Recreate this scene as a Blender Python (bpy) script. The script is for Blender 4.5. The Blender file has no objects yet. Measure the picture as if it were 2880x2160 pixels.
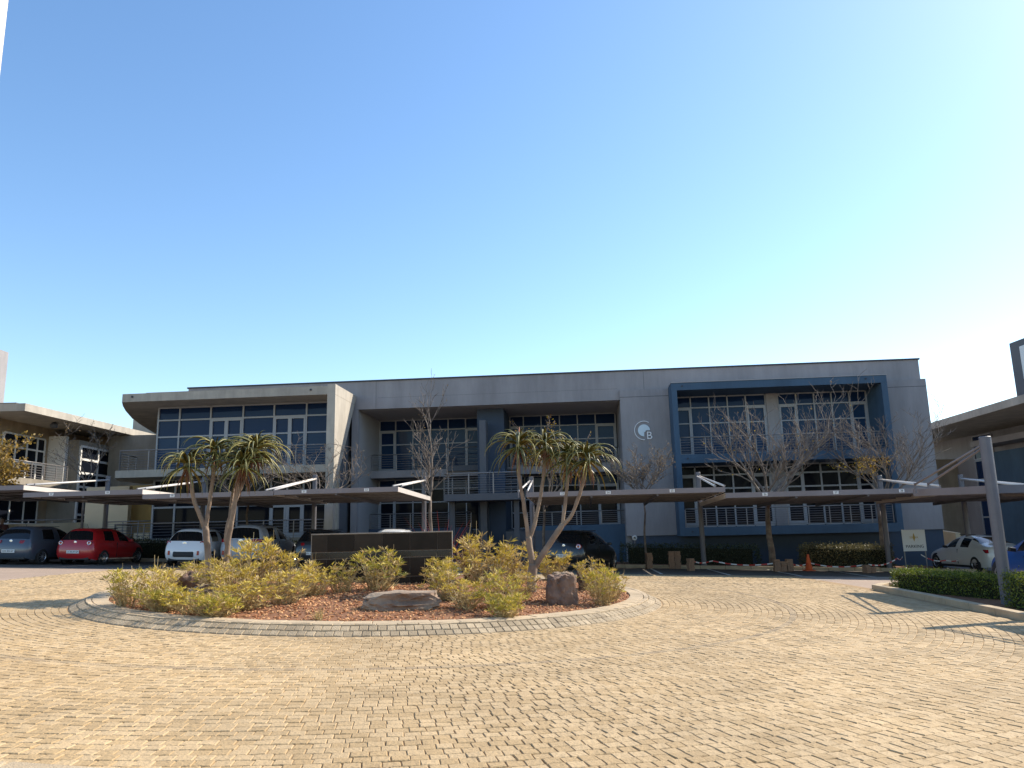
import bpy, bmesh, math, random
import numpy as np
from mathutils import Vector, Matrix

# ------------------------------------------------------------------ scene, camera, light
scene = bpy.context.scene
C = scene.collection
PI = math.pi
FPX, VPX, VPY, EYE = 2163.0, -260.0, 11300.0, 1.6

cam_d = bpy.data.cameras.new('camera')
cam = bpy.data.objects.new('camera', cam_d)
C.objects.link(cam)
up = Vector((VPX, VPY, -FPX)).normalized()
fw = Vector((0, 0, -1))
yw = (fw - up * fw.dot(up)).normalized()
xw = yw.cross(up)
mw = Matrix((xw, yw, up)).to_4x4()
mw.translation = Vector((0, 0, EYE))
cam.matrix_world = mw
cam_d.sensor_width = 36.0
cam_d.lens = FPX / 2880 * 36
cam_d.clip_start = 0.1
cam_d.clip_end = 3000
scene.camera = cam

SUN_AZ, SUN_EL = math.radians(63.7), math.radians(40.5)
world = bpy.data.worlds.new('World')
scene.world = world
world.use_nodes = True
wn = world.node_tree
sky = wn.nodes.new('ShaderNodeTexSky')
sky.sky_type = 'NISHITA'
sky.sun_disc = False
sky.sun_elevation = SUN_EL
sky.sun_rotation = SUN_AZ
sky.altitude = 100
sky.air_density = 1.05
sky.dust_density = 0.5
sky.ozone_density = 1.0
hsv = wn.nodes.new('ShaderNodeHueSaturation')
hsv.inputs['Saturation'].default_value = 1.17
wn.links.new(sky.outputs[0], hsv.inputs['Color'])
wn.links.new(hsv.outputs[0], wn.nodes['Background'].inputs[0])
wn.nodes['Background'].inputs[1].default_value = 0.13

sun_d = bpy.data.lights.new('sun', 'SUN')
sun_d.energy = 3.9
sun_d.angle = math.radians(0.53)
sun_d.color = (1.0, 0.92, 0.79)
sun = bpy.data.objects.new('sun', sun_d)
C.objects.link(sun)
sdir = Vector((math.sin(SUN_AZ) * math.cos(SUN_EL), math.cos(SUN_AZ) * math.cos(SUN_EL), math.sin(SUN_EL)))
sun.rotation_euler = sdir.to_track_quat('Z', 'Y').to_euler()
sun.location = (30, 20, 40)

scene.view_settings.view_transform = 'Standard'
scene.view_settings.look = 'None'
scene.view_settings.gamma = 1
scene.view_settings.use_curve_mapping = False
scene.view_settings.exposure = 0.95

# ------------------------------------------------------------------ helpers
def gz(x, y):
    """height of the sloping site"""
    s = 0.0125 * min(y, 19)
    if y > 19:
        u = min(y - 19, 4)
        s += 0.0125 * u - 0.0165 * u * u / 8
    if y > 23:
        s += -0.004 * (min(y, 60) - 23)
    return -0.032 * max(-60, min(60, x)) + s

def setm(o, label=None, cat=None, group=None, kind=None):
    if label: o['label'] = label
    if cat: o['category'] = cat
    if group: o['group'] = group
    if kind: o['kind'] = kind
    return o

def thing(name, label, cat, loc=(0, 0, 0), rz=0.0, group=None):
    o = bpy.data.objects.new(name, None)
    C.objects.link(o)
    o.location = loc
    o.rotation_euler = (0, 0, rz)
    o.empty_display_size = 0.2
    return setm(o, label, cat, group)

def link_mesh(name, me, mat=None, parent=None, loc=None, rot=None, scale=None):
    o = bpy.data.objects.new(name, me)
    C.objects.link(o)
    if mat is not None:
        if not me.materials:
            me.materials.append(mat)
        elif me.materials[0] != mat:
            o.material_slots[0].link = 'OBJECT'
            o.material_slots[0].material = mat
    if parent is not None: o.parent = parent
    if loc is not None: o.location = loc
    if rot is not None: o.rotation_euler = rot
    if scale is not None: o.scale = scale
    return o

def mesh_from(verts, faces, name='m', smooth=False):
    me = bpy.data.meshes.new(name)
    me.from_pydata([tuple(v) for v in verts], [], faces)
    if smooth:
        me.polygons.foreach_set('use_smooth', [True] * len(me.polygons))
    me.update()
    return me

BOXF = [(0, 3, 2, 1), (4, 5, 6, 7), (0, 1, 5, 4), (1, 2, 6, 5), (2, 3, 7, 6), (3, 0, 4, 7)]

class MB:
    def __init__(s):
        s.v = []; s.f = []
    def add(s, vs, fs):
        n = len(s.v)
        s.v += [tuple(v) for v in vs]
        s.f += [tuple(i + n for i in f) for f in fs]
        return s
    def box(s, x0, y0, z0, x1, y1, z1):
        if x0 > x1: x0, x1 = x1, x0
        if y0 > y1: y0, y1 = y1, y0
        if z0 > z1: z0, z1 = z1, z0
        return s.add([(x0, y0, z0), (x1, y0, z0), (x1, y1, z0), (x0, y1, z0),
                      (x0, y0, z1), (x1, y0, z1), (x1, y1, z1), (x0, y1, z1)], BOXF)
    def tube(s, pts, rad, n=8, cap=True):
        pts = [Vector(p) for p in pts]
        if not hasattr(rad, '__len__'): rad = [rad] * len(pts)
        base = len(s.v)
        ref = None
        for i, p in enumerate(pts):
            d = (pts[min(i + 1, len(pts) - 1)] - pts[max(i - 1, 0)])
            if d.length < 1e-9: d = Vector((0, 0, 1))
            d.normalize()
            if ref is None:
                ref = Vector((1, 0, 0)) if abs(d.x) < 0.8 else Vector((0, 1, 0))
            a = (ref - d * ref.dot(d)).normalized()
            b = d.cross(a)
            ref = a
            for k in range(n):
                t = 2 * PI * k / n
                s.v.append(tuple(p + a * (math.cos(t) * rad[i]) + b * (math.sin(t) * rad[i])))
        for i in range(len(pts) - 1):
            for k in range(n):
                a0 = base + i * n + k; a1 = base + i * n + (k + 1) % n
                s.f.append((a0, a1, a1 + n, a0 + n))
        if cap:
            s.f.append(tuple(base + k for k in range(n))[::-1])
            e = base + (len(pts) - 1) * n
            s.f.append(tuple(e + k for k in range(n)))
        return s
    def prism(s, poly, z0, z1):
        """poly: list of (x, y), counter-clockwise"""
        n = len(poly); b = len(s.v)
        s.v += [(x, y, z0) for x, y in poly] + [(x, y, z1) for x, y in poly]
        s.f.append(tuple(b + i for i in range(n))[::-1])
        s.f.append(tuple(b + n + i for i in range(n)))
        for i in range(n):
            j = (i + 1) % n
            s.f.append((b + i, b + j, b + n + j, b + n + i))
        return s
    def lathe(s, prof, n=20, axis='z'):
        b = len(s.v); m = len(prof)
        for k in range(n):
            t = 2 * PI * k / n
            for r, h in prof:
                if axis == 'z': s.v.append((r * math.cos(t), r * math.sin(t), h))
                else: s.v.append((r * math.cos(t), h, r * math.sin(t)))
        for k in range(n):
            for i in range(m - 1):
                a = b + k * m + i; c = b + ((k + 1) % n) * m + i
                s.f.append((a, c, c + 1, a + 1))
        return s
    def mesh(s, name='m', smooth=False):
        return mesh_from(s.v, s.f, name, smooth)
    def build(s, name, mat, parent=None, smooth=False, bevel=0.0, **kw):
        o = link_mesh(name, s.mesh(name, smooth), mat, parent, **kw)
        if bevel:
            m = o.modifiers.new('bevel', 'BEVEL'); m.width = bevel; m.segments = 2; m.limit_method = 'ANGLE'
        return o

def fixn(me):
    bm = bmesh.new(); bm.from_mesh(me)
    bmesh.ops.recalc_face_normals(bm, faces=bm.faces)
    bm.to_mesh(me); bm.free(); return me

def text_mesh(txt, size, depth=0.004):
    cu = bpy.data.curves.new('t', 'FONT')
    cu.body = txt; cu.size = size; cu.extrude = depth / 2
    cu.align_x = 'CENTER'; cu.align_y = 'CENTER'
    cu.resolution_u = 3
    o = bpy.data.objects.new('t', cu)
    C.objects.link(o)
    dg = bpy.context.evaluated_depsgraph_get()
    me = bpy.data.meshes.new_from_object(o.evaluated_get(dg))
    bpy.data.objects.remove(o)
    me.materials.clear()
    return me

# ------------------------------------------------------------------ materials
def mat(name, col, rough=0.7, var=0.0, vscale=3.0, bump=0.0, bscale=60.0, metal=0.0, spec=None,
        island=0.0, col2=None, coat=0.0, coords='Object', stain=None, trans=0.0):
    m = bpy.data.materials.new(name)
    m.use_nodes = True
    nt = m.node_tree
    p = nt.nodes['Principled BSDF']
    p.inputs['Roughness'].default_value = rough
    p.inputs['Metallic'].default_value = metal
    if spec is not None: p.inputs['Specular IOR Level'].default_value = spec
    if coat:
        p.inputs['Coat Weight'].default_value = coat
        p.inputs['Coat Roughness'].default_value = 0.06
    p.inputs['Base Color'].default_value = (*col, 1)
    tc = nt.nodes.new('ShaderNodeTexCoord')
    src = tc.outputs[coords]
    if coords == 'World':
        pass
    last = None
    if var or col2 or island or stain:
        rgb = nt.nodes.new('ShaderNodeRGB'); rgb.outputs[0].default_value = (*col, 1)
        last = rgb.outputs[0]
        if col2:
            n2 = nt.nodes.new('ShaderNodeTexNoise'); n2.inputs['Scale'].default_value = vscale * 0.6
            n2.inputs['Detail'].default_value = 4
            nt.links.new(src, n2.inputs['Vector'])
            rmp = nt.nodes.new('ShaderNodeValToRGB')
            rmp.color_ramp.elements[0].position = 0.38; rmp.color_ramp.elements[1].position = 0.62
            rmp.color_ramp.elements[0].color = (*col, 1); rmp.color_ramp.elements[1].color = (*col2, 1)
            fac = n2.outputs['Fac']
            if island:
                g = nt.nodes.new('ShaderNodeNewGeometry')
                oi = nt.nodes.new('ShaderNodeObjectInfo')
                ad = nt.nodes.new('ShaderNodeMath'); ad.operation = 'ADD'
                nt.links.new(g.outputs['Random Per Island'], ad.inputs[0])
                nt.links.new(oi.outputs['Random'], ad.inputs[1])
                fr = nt.nodes.new('ShaderNodeMath'); fr.operation = 'FRACT'
                nt.links.new(ad.outputs[0], fr.inputs[0])
                mx = nt.nodes.new('ShaderNodeMix'); mx.inputs[0].default_value = min(island, 1)
                nt.links.new(n2.outputs['Fac'], mx.inputs[2]); nt.links.new(fr.outputs[0], mx.inputs[3])
                fac = mx.outputs[0]
            nt.links.new(fac, rmp.inputs[0]); last = rmp.outputs[0]
        if stain:
            # rain streaks and dirt: stretched noise
            mp = nt.nodes.new('ShaderNodeMapping'); mp.inputs['Scale'].default_value = stain
            nt.links.new(src, mp.inputs[0])
            n3 = nt.nodes.new('ShaderNodeTexNoise'); n3.inputs['Scale'].default_value = 1.0
            n3.inputs['Detail'].default_value = 6; n3.inputs['Roughness'].default_value = 0.7
            nt.links.new(mp.outputs[0], n3.inputs['Vector'])
            mr = nt.nodes.new('ShaderNodeMapRange')
            mr.inputs[1].default_value = 0.35; mr.inputs[2].default_value = 0.75
            mr.inputs[3].default_value = 1.08; mr.inputs[4].default_value = 0.72
            nt.links.new(n3.outputs['Fac'], mr.inputs[0])
            mu = nt.nodes.new('ShaderNodeMix'); mu.data_type = 'RGBA'; mu.blend_type = 'MULTIPLY'
            mu.inputs[0].default_value = 1
            nt.links.new(last, mu.inputs[6]); nt.links.new(mr.outputs[0], mu.inputs[7]); last = mu.outputs[2]
        if var:
            n1 = nt.nodes.new('ShaderNodeTexNoise'); n1.inputs['Scale'].default_value = vscale
            n1.inputs['Detail'].default_value = 5; n1.inputs['Roughness'].default_value = 0.6
            nt.links.new(src, n1.inputs['Vector'])
            mr = nt.nodes.new('ShaderNodeMapRange')
            mr.inputs[1].default_value = 0.25; mr.inputs[2].default_value = 0.75
            mr.inputs[3].default_value = 1 - var; mr.inputs[4].default_value = 1 + var
            nt.links.new(n1.outputs['Fac'], mr.inputs[0])
            mu = nt.nodes.new('ShaderNodeMix'); mu.data_type = 'RGBA'; mu.blend_type = 'MULTIPLY'
            mu.inputs[0].default_value = 1
            nt.links.new(last, mu.inputs[6]); nt.links.new(mr.outputs[0], mu.inputs[7]); last = mu.outputs[2]
        nt.links.new(last, p.inputs['Base Color'])
    if bump:
        nb = nt.nodes.new('ShaderNodeTexNoise'); nb.inputs['Scale'].default_value = bscale
        nb.inputs['Detail'].default_value = 4
        nt.links.new(src, nb.inputs['Vector'])
        bp = nt.nodes.new('ShaderNodeBump'); bp.inputs['Strength'].default_value = bump
        bp.inputs['Distance'].default_value = 0.02
        nt.links.new(nb.outputs['Fac'], bp.inputs['Height'])
        nt.links.new(bp.outputs['Normal'], p.inputs['Normal'])
    if trans:
        # thin leaves let some light through
        tr = nt.nodes.new('ShaderNodeBsdfTranslucent')
        if last is not None: nt.links.new(last, tr.inputs[0])
        else: tr.inputs[0].default_value = (*col, 1)
        ms = nt.nodes.new('ShaderNodeMixShader'); ms.inputs[0].default_value = trans
        out = nt.nodes['Material Output']
        nt.links.new(p.outputs[0], ms.inputs[1]); nt.links.new(tr.outputs[0], ms.inputs[2])
        nt.links.new(ms.outputs[0], out.inputs[0])
    return m

M = {}
def defmats():
    M['ground'] = mat('ground', (0.10, 0.085, 0.07), 0.9, 0.25, 0.6, 0.3, 30)
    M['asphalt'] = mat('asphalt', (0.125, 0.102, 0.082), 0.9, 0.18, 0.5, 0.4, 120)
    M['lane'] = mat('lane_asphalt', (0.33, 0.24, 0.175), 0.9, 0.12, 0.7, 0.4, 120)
    M['joint'] = mat('joint_sand', (0.31, 0.20, 0.095), 0.95, 0.2, 2.0, 0.3, 80)
    M['paver'] = mat('paver_concrete', (0.385, 0.262, 0.128), 0.85, 0.14, 0.35, 0.6, 34, island=0.6, col2=(0.455, 0.322, 0.172), stain=(0.55, 0.9, 1.0))
    M['paver_dark'] = mat('paver_charcoal', (0.29, 0.205, 0.115), 0.85, 0.2, 2.0, 0.6, 60, island=0.7, col2=(0.36, 0.26, 0.145))
    M['sett'] = mat('sett_grey', (0.31, 0.235, 0.145), 0.85, 0.25, 4.0, 0.7, 70, island=0.6, col2=(0.39, 0.30, 0.19))
    M['kerb'] = mat('kerb_concrete', (0.46, 0.35, 0.22), 0.85, 0.18, 1.6, 0.5, 70, stain=(1.5, 1.5, 1.5))
    M['kerb2'] = mat('kerb_grey', (0.36, 0.31, 0.25), 0.85, 0.2, 2.0, 0.5, 70)
    M['soil'] = mat('soil', (0.20, 0.085, 0.035), 0.95, 0.3, 3.0, 0.8, 25)
    M['gravel'] = mat('gravel_red', (0.33, 0.125, 0.045), 0.85, 0.1, 3.0, 0, island=1.0, col2=(0.58, 0.30, 0.13))
    M['litter'] = mat('leaf_litter', (0.20, 0.12, 0.06), 0.9, 0.1, 3.0, 0, island=1.0, col2=(0.34, 0.22, 0.10))
    M['plaster'] = mat('plaster_grey', (0.305, 0.285, 0.285), 0.85, 0.07, 0.8, 0.15, 90, stain=(0.9, 0.9, 0.15))
    M['plaster_lt'] = mat('plaster_light', (0.38, 0.36, 0.355), 0.85, 0.06, 0.8, 0.15, 90)
    M['plaster_blue'] = mat('plaster_blue', (0.055, 0.102, 0.158), 0.8, 0.10, 0.9, 0.12, 90, stain=(0.9, 0.9, 0.2))
    M['plaster_navy'] = mat('plaster_navy', (0.05, 0.072, 0.11), 0.8, 0.10, 1.2, 0.12, 90)
    M['slate'] = mat('slate_grey', (0.105, 0.108, 0.118), 0.8, 0.08, 1.2, 0.12, 90)
    M['concrete'] = mat('raw_concrete', (0.43, 0.38, 0.31), 0.85, 0.14, 1.3, 0.25, 50, stain=(1.6, 1.6, 0.25))
    M['concrete_dk'] = mat('weathered_concrete', (0.30, 0.26, 0.205), 0.85, 0.14, 1.3, 0.25, 50, stain=(1.6, 1.6, 0.25))
    M['tan'] = mat('tan_concrete', (0.42, 0.31, 0.20), 0.85, 0.14, 1.3, 0.25, 50, stain=(1.6, 1.6, 0.25))
    M['cream'] = mat('cream_plaster', (0.60, 0.50, 0.34), 0.85, 0.08, 1.0, 0.3, 60)
    M['white_wall'] = mat('rough_white_plaster', (0.72, 0.66, 0.56), 0.85, 0.06, 2.0, 0.9, 55)
    M['cap'] = mat('roof_flashing', (0.035, 0.038, 0.05), 0.6)
    M['soffit'] = mat('soffit_board', (0.26, 0.235, 0.20), 0.8, 0.08, 1.0)
    M['alu'] = mat('window_frame_paint', (0.35, 0.355, 0.37), 0.45, 0.03, 3.0)
    M['alu_white'] = mat('window_frame_white', (0.74, 0.71, 0.66), 0.5)
    M['steel'] = mat('rail_steel', (0.23, 0.215, 0.21), 0.4, 0.05, 5.0, metal=0.3)
    M['post'] = mat('post_paint', (0.135, 0.13, 0.145), 0.5, 0.1, 3.0, 0.05, 40)
    M['fascia'] = mat('fascia_paint', (0.215, 0.188, 0.19), 0.55, 0.07, 2.0, stain=(1.0, 1.0, 1.0))
    M['end_sunlit'] = mat('end_sunlit', (0.56, 0.50, 0.45), 0.55, 0.05, 2.0)  # fascia colour lightened so the carport ends look sunlit
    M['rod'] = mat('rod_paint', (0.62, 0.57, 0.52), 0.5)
    M['sheet'] = mat('roof_sheeting', (0.14, 0.122, 0.105), 0.6, 0.1, 2.0)
    M['glass_a'] = mat('glass_dark', (0.013, 0.030, 0.080), 0.05, spec=0.14)
    M['glass_b'] = mat('glass_blinds', (0.020, 0.047, 0.100), 0.08, spec=0.14)
    M['glass_c'] = mat('glass_deep', (0.008, 0.010, 0.016), 0.08, spec=0.06)
    M['plate'] = mat('plate_white', (0.72, 0.72, 0.70), 0.5)
    M['ink'] = mat('ink', (0.02, 0.02, 0.025), 0.6)
    M['logo_white'] = mat('logo_white', (0.80, 0.80, 0.80), 0.5)
    M['logo_pale'] = mat('logo_pale_blue', (0.62, 0.72, 0.76), 0.5)
    M['granite'] = mat('granite_tile', (0.024, 0.017, 0.013), 0.3, 0.35, 2.2, 0.05, 200, spec=0.12, island=0.6, col2=(0.042, 0.031, 0.023))
    M['granite_band'] = mat('granite_band', (0.012, 0.012, 0.016), 0.2, 0.2, 3.0)
    M['grout'] = mat('grout', (0.20, 0.16, 0.12), 0.9)
    M['wall_end'] = mat('tile_edge', (0.33, 0.28, 0.22), 0.8, 0.25, 5.0)
    M['aloe_bark'] = mat('aloe_bark', (0.29, 0.21, 0.145), 0.85, 0.22, 5.0, 0.7, 18, col2=(0.19, 0.13, 0.09))
    M['aloe_leaf'] = mat('aloe_leaf', (0.27, 0.225, 0.055), 0.42, 0.18, 6.0, island=0.8, col2=(0.13, 0.13, 0.04), trans=0.15)
    M['aloe_dry'] = mat('aloe_dry_leaf', (0.20, 0.085, 0.04), 0.8, 0.25, 6.0)
    M['aloe_flower'] = mat('aloe_flower', (0.45, 0.16, 0.08), 0.7)
    M['stem'] = mat('shrub_stem', (0.30, 0.21, 0.10), 0.85, 0.1, 5.0, island=0.8, col2=(0.44, 0.34, 0.18))
    M['sh_leaf'] = mat('shrub_leaf', (0.46, 0.335, 0.04), 0.6, 0.12, 4.0, island=0.9, col2=(0.64, 0.485, 0.085), trans=0.25)
    M['sh_leaf_g'] = mat('shrub_leaf_green', (0.34, 0.31, 0.04), 0.6, 0.12, 4.0, island=0.9, col2=(0.60, 0.46, 0.07), trans=0.25)
    M['sh_dry'] = mat('shrub_straw', (0.42, 0.29, 0.11), 0.8, 0.1, 4.0, island=0.9, col2=(0.58, 0.44, 0.20), trans=0.2)
    M['bark'] = mat('tree_bark', (0.125, 0.095, 0.075), 0.9, 0.25, 6.0, 0.5, 40, col2=(0.22, 0.175, 0.14))
    M['leaf_y'] = mat('autumn_leaf', (0.50, 0.34, 0.03), 0.65, 0.1, 4.0, island=0.9, col2=(0.34, 0.19, 0.05), trans=0.35)
    M['leaf_b'] = mat('brown_leaf', (0.26, 0.16, 0.07), 0.75, 0.1, 4.0, island=0.9, col2=(0.36, 0.24, 0.10), trans=0.25)
    M['leaf_gold'] = mat('golden_leaf', (0.36, 0.22, 0.035), 0.65, 0.1, 4.0, island=0.9, col2=(0.22, 0.15, 0.03), trans=0.3)
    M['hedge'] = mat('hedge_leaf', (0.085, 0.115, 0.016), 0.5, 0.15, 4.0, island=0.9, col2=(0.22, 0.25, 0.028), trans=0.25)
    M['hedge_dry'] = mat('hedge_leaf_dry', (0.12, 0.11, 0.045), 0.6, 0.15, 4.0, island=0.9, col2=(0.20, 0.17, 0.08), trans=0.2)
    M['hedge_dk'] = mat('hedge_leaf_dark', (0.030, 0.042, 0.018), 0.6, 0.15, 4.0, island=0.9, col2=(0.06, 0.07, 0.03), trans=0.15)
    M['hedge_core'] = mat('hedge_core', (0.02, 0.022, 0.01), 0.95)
    M['rock'] = mat('rock_brown', (0.125, 0.07, 0.048), 0.85, 0.3, 3.5, 0.9, 14, col2=(0.20, 0.125, 0.085))
    M['rock_grey'] = mat('rock_grey', (0.34, 0.255, 0.175), 0.85, 0.25, 3.0, 0.9, 16, col2=(0.18, 0.115, 0.075))
    M['brick'] = mat('brick_old', (0.26, 0.15, 0.09), 0.9, 0.25, 8.0, 0.6, 60)
    M['cone'] = mat('cone_orange', (0.75, 0.12, 0.03), 0.5)
    M['tape_r'] = mat('tape_red', (0.50, 0.04, 0.03), 0.5)
    M['tape_w'] = mat('tape_white', (0.75, 0.72, 0.68), 0.5)
    M['paint_w'] = mat('road_paint', (0.62, 0.58, 0.50), 0.8, 0.2, 4.0)
    M['sign_white'] = mat('sign_board', (0.66, 0.66, 0.65), 0.5, 0.04, 2.0)
    M['gold'] = mat('sign_gold', (0.42, 0.28, 0.06), 0.5)
    M['tyre'] = mat('tyre_rubber', (0.018, 0.018, 0.018), 0.85)
    M['rim'] = mat('alloy_rim', (0.55, 0.55, 0.56), 0.3, metal=0.7)
    M['trim'] = mat('black_trim', (0.015, 0.015, 0.017), 0.6)
    M['carglass'] = mat('car_glass', (0.010, 0.011, 0.013), 0.05, spec=0.7)
    M['chrome'] = mat('chrome', (0.75, 0.75, 0.76), 0.2, metal=0.9)
    M['tail'] = mat('tail_lamp', (0.30, 0.008, 0.012), 0.15, coat=0.6)
    M['lamp'] = mat('clear_lamp', (0.55, 0.55, 0.56), 0.15, coat=0.6)
    for k, c in dict(red=(0.42, 0.012, 0.015), slate=(0.06, 0.075, 0.10), white=(0.74, 0.74, 0.75), silver=(0.40, 0.42, 0.46),
                     dark=(0.022, 0.023, 0.026), black=(0.010, 0.011, 0.011), pearl=(0.68, 0.66, 0.61), blue=(0.015, 0.07, 0.24)).items():
        M['car_' + k] = mat('car_paint_' + k, c, 0.35, coat=0.8, metal=0.0)
    M['skin'] = mat('skin', (0.22, 0.12, 0.075), 0.6)
    M['hair'] = mat('hair', (0.012, 0.009, 0.008), 0.6)
    M['jacket'] = mat('jacket', (0.085, 0.030, 0.028), 0.85, 0.2, 8.0)
    M['trousers'] = mat('trousers', (0.03, 0.032, 0.045), 0.85)
    M['corten'] = mat('red_spike_leaf', (0.34, 0.035, 0.03), 0.5, 0.2, 5.0)
    M['orange_wall'] = mat('ochre_plaster', (0.52, 0.34, 0.12), 0.85, 0.1, 1.0)
defmats()
PSI = math.atan2(3.1, 36.2)
OX, OY = 19.415, 36.0
def bw(u, v, z=None):
    """building frame -> world (u along the facade, v out of it)"""
    x = OX + math.cos(PSI) * u - math.sin(PSI) * v
    y = OY - math.sin(PSI) * u - math.cos(PSI) * v
    return (x, y) if z is None else (x, y, z)
# ------------------------------------------------------------------ ground
def sheet(name, xs, ys, dz, m, kind='structure', inside=None):
    vs, fs, idx = [], [], {}
    for j, y in enumerate(ys):
        for i, x in enumerate(xs):
            idx[i, j] = len(vs); vs.append((x, y, gz(x, y) + dz))
    for j in range(len(ys) - 1):
        for i in range(len(xs) - 1):
            if inside and not inside((xs[i] + xs[i + 1]) / 2, (ys[j] + ys[j + 1]) / 2): continue
            fs.append((idx[i, j], idx[i + 1, j], idx[i + 1, j + 1], idx[i, j + 1]))
    o = link_mesh(name, mesh_from(vs, fs, name), m)
    if kind: o['kind'] = kind
    return o

def frange(a, b, s):
    n = max(1, int(round((b - a) / s)))
    return [a + (b - a) * i / n for i in range(n + 1)]

GXS = [-900, -300, -120] + frange(-60, 60, 1.0) + [120, 300, 900]
GYS = [-300, -100, -40] + frange(-20, 60, 1.0) + [120, 300, 900]
sheet('ground', GXS, GYS, -0.03, M['ground'])
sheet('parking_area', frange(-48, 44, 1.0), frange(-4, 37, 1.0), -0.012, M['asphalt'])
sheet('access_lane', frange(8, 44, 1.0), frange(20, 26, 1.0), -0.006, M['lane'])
sheet('side_road', frange(-44, -13.0, 1.0), frange(4, 26, 1.0), -0.006, M['lane'])

# ------------------------------------------------------------------ cobbled plaza, laid in rings round the island
CX, CY, RK = -2.84, 16.85, 5.80
RS = 0.1205
rng = np.random.default_rng(7)
def in_plaza(x, y):
    return -13.0 < x < (8.62 - 0.02 * max(0, 19 - y)) and 3.2 < y < 25.6 and (abs(x) < 0.78 * y + 2.2)

base = sheet('plaza_bed', frange(-14, 9, 1.0), frange(3, 26, 1.0), 0.0, M['joint'], inside=lambda x, y: in_plaza(x, y) or (-13 < x < 9 and 2 < y < 26 and abs(x) < 0.78 * y + 4))
base.name = 'cobbled_plaza'

def sett_geom(r0, r1, t0, t1, h, gap, cx=CX, cy=CY, lift=None, jit=0.004):
    """a cobble: chamfered block following a ring sector"""
    g = gap / 2
    def pt(r, t, z):
        x = cx + r * math.cos(t); y = cy + r * math.sin(t)
        return (x, y, gz(x, y) + z + (lift(r) if lift else 0.0))
    rm = (r0 + r1) / 2
    j = [random.uniform(-jit, jit) for _ in range(8)]
    dz = [random.uniform(-0.0035, 0.0035) for _ in range(4)]
    a = [(r0 + g + j[0], t0 + (g + j[1]) / rm), (r0 + g + j[2], t1 - (g + j[3]) / rm),
         (r1 - g + j[4], t1 - (g + j[5]) / rm), (r1 - g + j[6], t0 + (g + j[7]) / rm)]
    c = 0.006
    b = [(a[0][0] + c, a[0][1] + c / rm), (a[1][0] + c, a[1][1] - c / rm),
         (a[2][0] - c, a[2][1] - c / rm), (a[3][0] - c, a[3][1] + c / rm)]
    vs = [pt(r, t, -0.01) for r, t in a] + [pt(r, t, h - 0.006 + dz[i]) for i, (r, t) in enumerate(a)] + \
         [pt(r, t, h + dz[i]) for i, (r, t) in enumerate(b)]
    fs = [(8, 9, 10, 11)[::-1]]
    for i in range(4):
        k = (i + 1) % 4
        fs.append((4 + i, 4 + k, 8 + k, 8 + i)[::-1]); fs.append((i, k, 4 + k, 4 + i)[::-1])
    return vs, fs

random.seed(3)
cand = []
k = 0
r = RK + 0.03
while r < 24:
    n = int(2 * PI * r / 0.128)
    off = random.uniform(0, 2 * PI)
    dt = 2 * PI / n
    tone = 'paver_dark' if abs(r + RS / 2 - 8.18) < RS * 0.55 else 'paver'
    for i in range(n):
        t0 = off + i * dt
        rm, tm = r + RS / 2, t0 + dt / 2
        x = CX + rm * math.cos(tm); y = CY + rm * math.sin(tm)
        if in_plaza(x, y):
            cand.append((x * x * 0.3 + y * y + (0 if abs(x) < 0.68 * y else 500), r, t0, dt, tone))
    r += RS
cand.sort(key=lambda c: c[0])
mbs = {'paver': MB(), 'paver_dark': MB()}
for q, (d2, r0, t0, dt, tone) in enumerate(cand):
    vs, fs = sett_geom(r0, r0 + RS, t0, t0 + dt, 0.009 + random.uniform(-0.0025, 0.0025), 0.0045)
    if q < 300:
        o = MB().add(vs, fs).build('paver', M[tone], base)
    else:
        mbs[tone].add(vs, fs)
for tone, mb in mbs.items():
    setm(mb.build('pavers' if tone == 'paver' else 'dark_pavers', M[tone], base), kind='stuff')

# ------------------------------------------------------------------ traffic island: setts, kerb slabs, bed
isl = thing('traffic_island', 'round planted traffic island with cobbled kerb and red gravel', 'island', (0, 0, 0))
def lift_out(r):      # slope of the mountable kerb
    return max(0.0, (RK - r)) * 0.42
def ring_row(r0, r1, pitch, name, m, lift, h, gap, cap=None, parent=isl):
    n = int(2 * PI * (r0 + r1) / 2 / pitch); dt = 2 * PI / n
    rest = MB()
    order = sorted(range(n), key=lambda i: abs(((i + .5) * dt - 1.5 * PI - 0.15 + PI) % (2 * PI) - PI))
    for q, i in enumerate(order):
        vs, fs = sett_geom(r0, r1, i * dt, (i + 1) * dt, h + random.uniform(-.003, .004), gap, lift=lift, jit=0.003)
        if cap is None or q < cap: MB().add(vs, fs).build(name, m, parent)
        else: rest.add(vs, fs)
    if rest.v: setm(rest.build(name + 's_far', m, parent), kind='stuff')
ring_row(RK - 0.12, RK, 0.128, 'sett', M['sett'], lift_out, 0.016, 0.010, 150)
ring_row(RK - 0.245, RK - 0.12, 0.128, 'sett', M['sett'], lift_out, 0.022, 0.010, 150)
TOPZ = lift_out(RK - 0.245)
ring_row(RK - 0.345, RK - 0.248, 0.30, 'kerb_stone', M['kerb'], lambda r: TOPZ, 0.035, 0.008, None)
ring_row(RK - 0.62, RK - 0.348, 0.42, 'kerb_slab', M['kerb'], lambda r: TOPZ, 0.037, 0.007, None)
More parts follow.
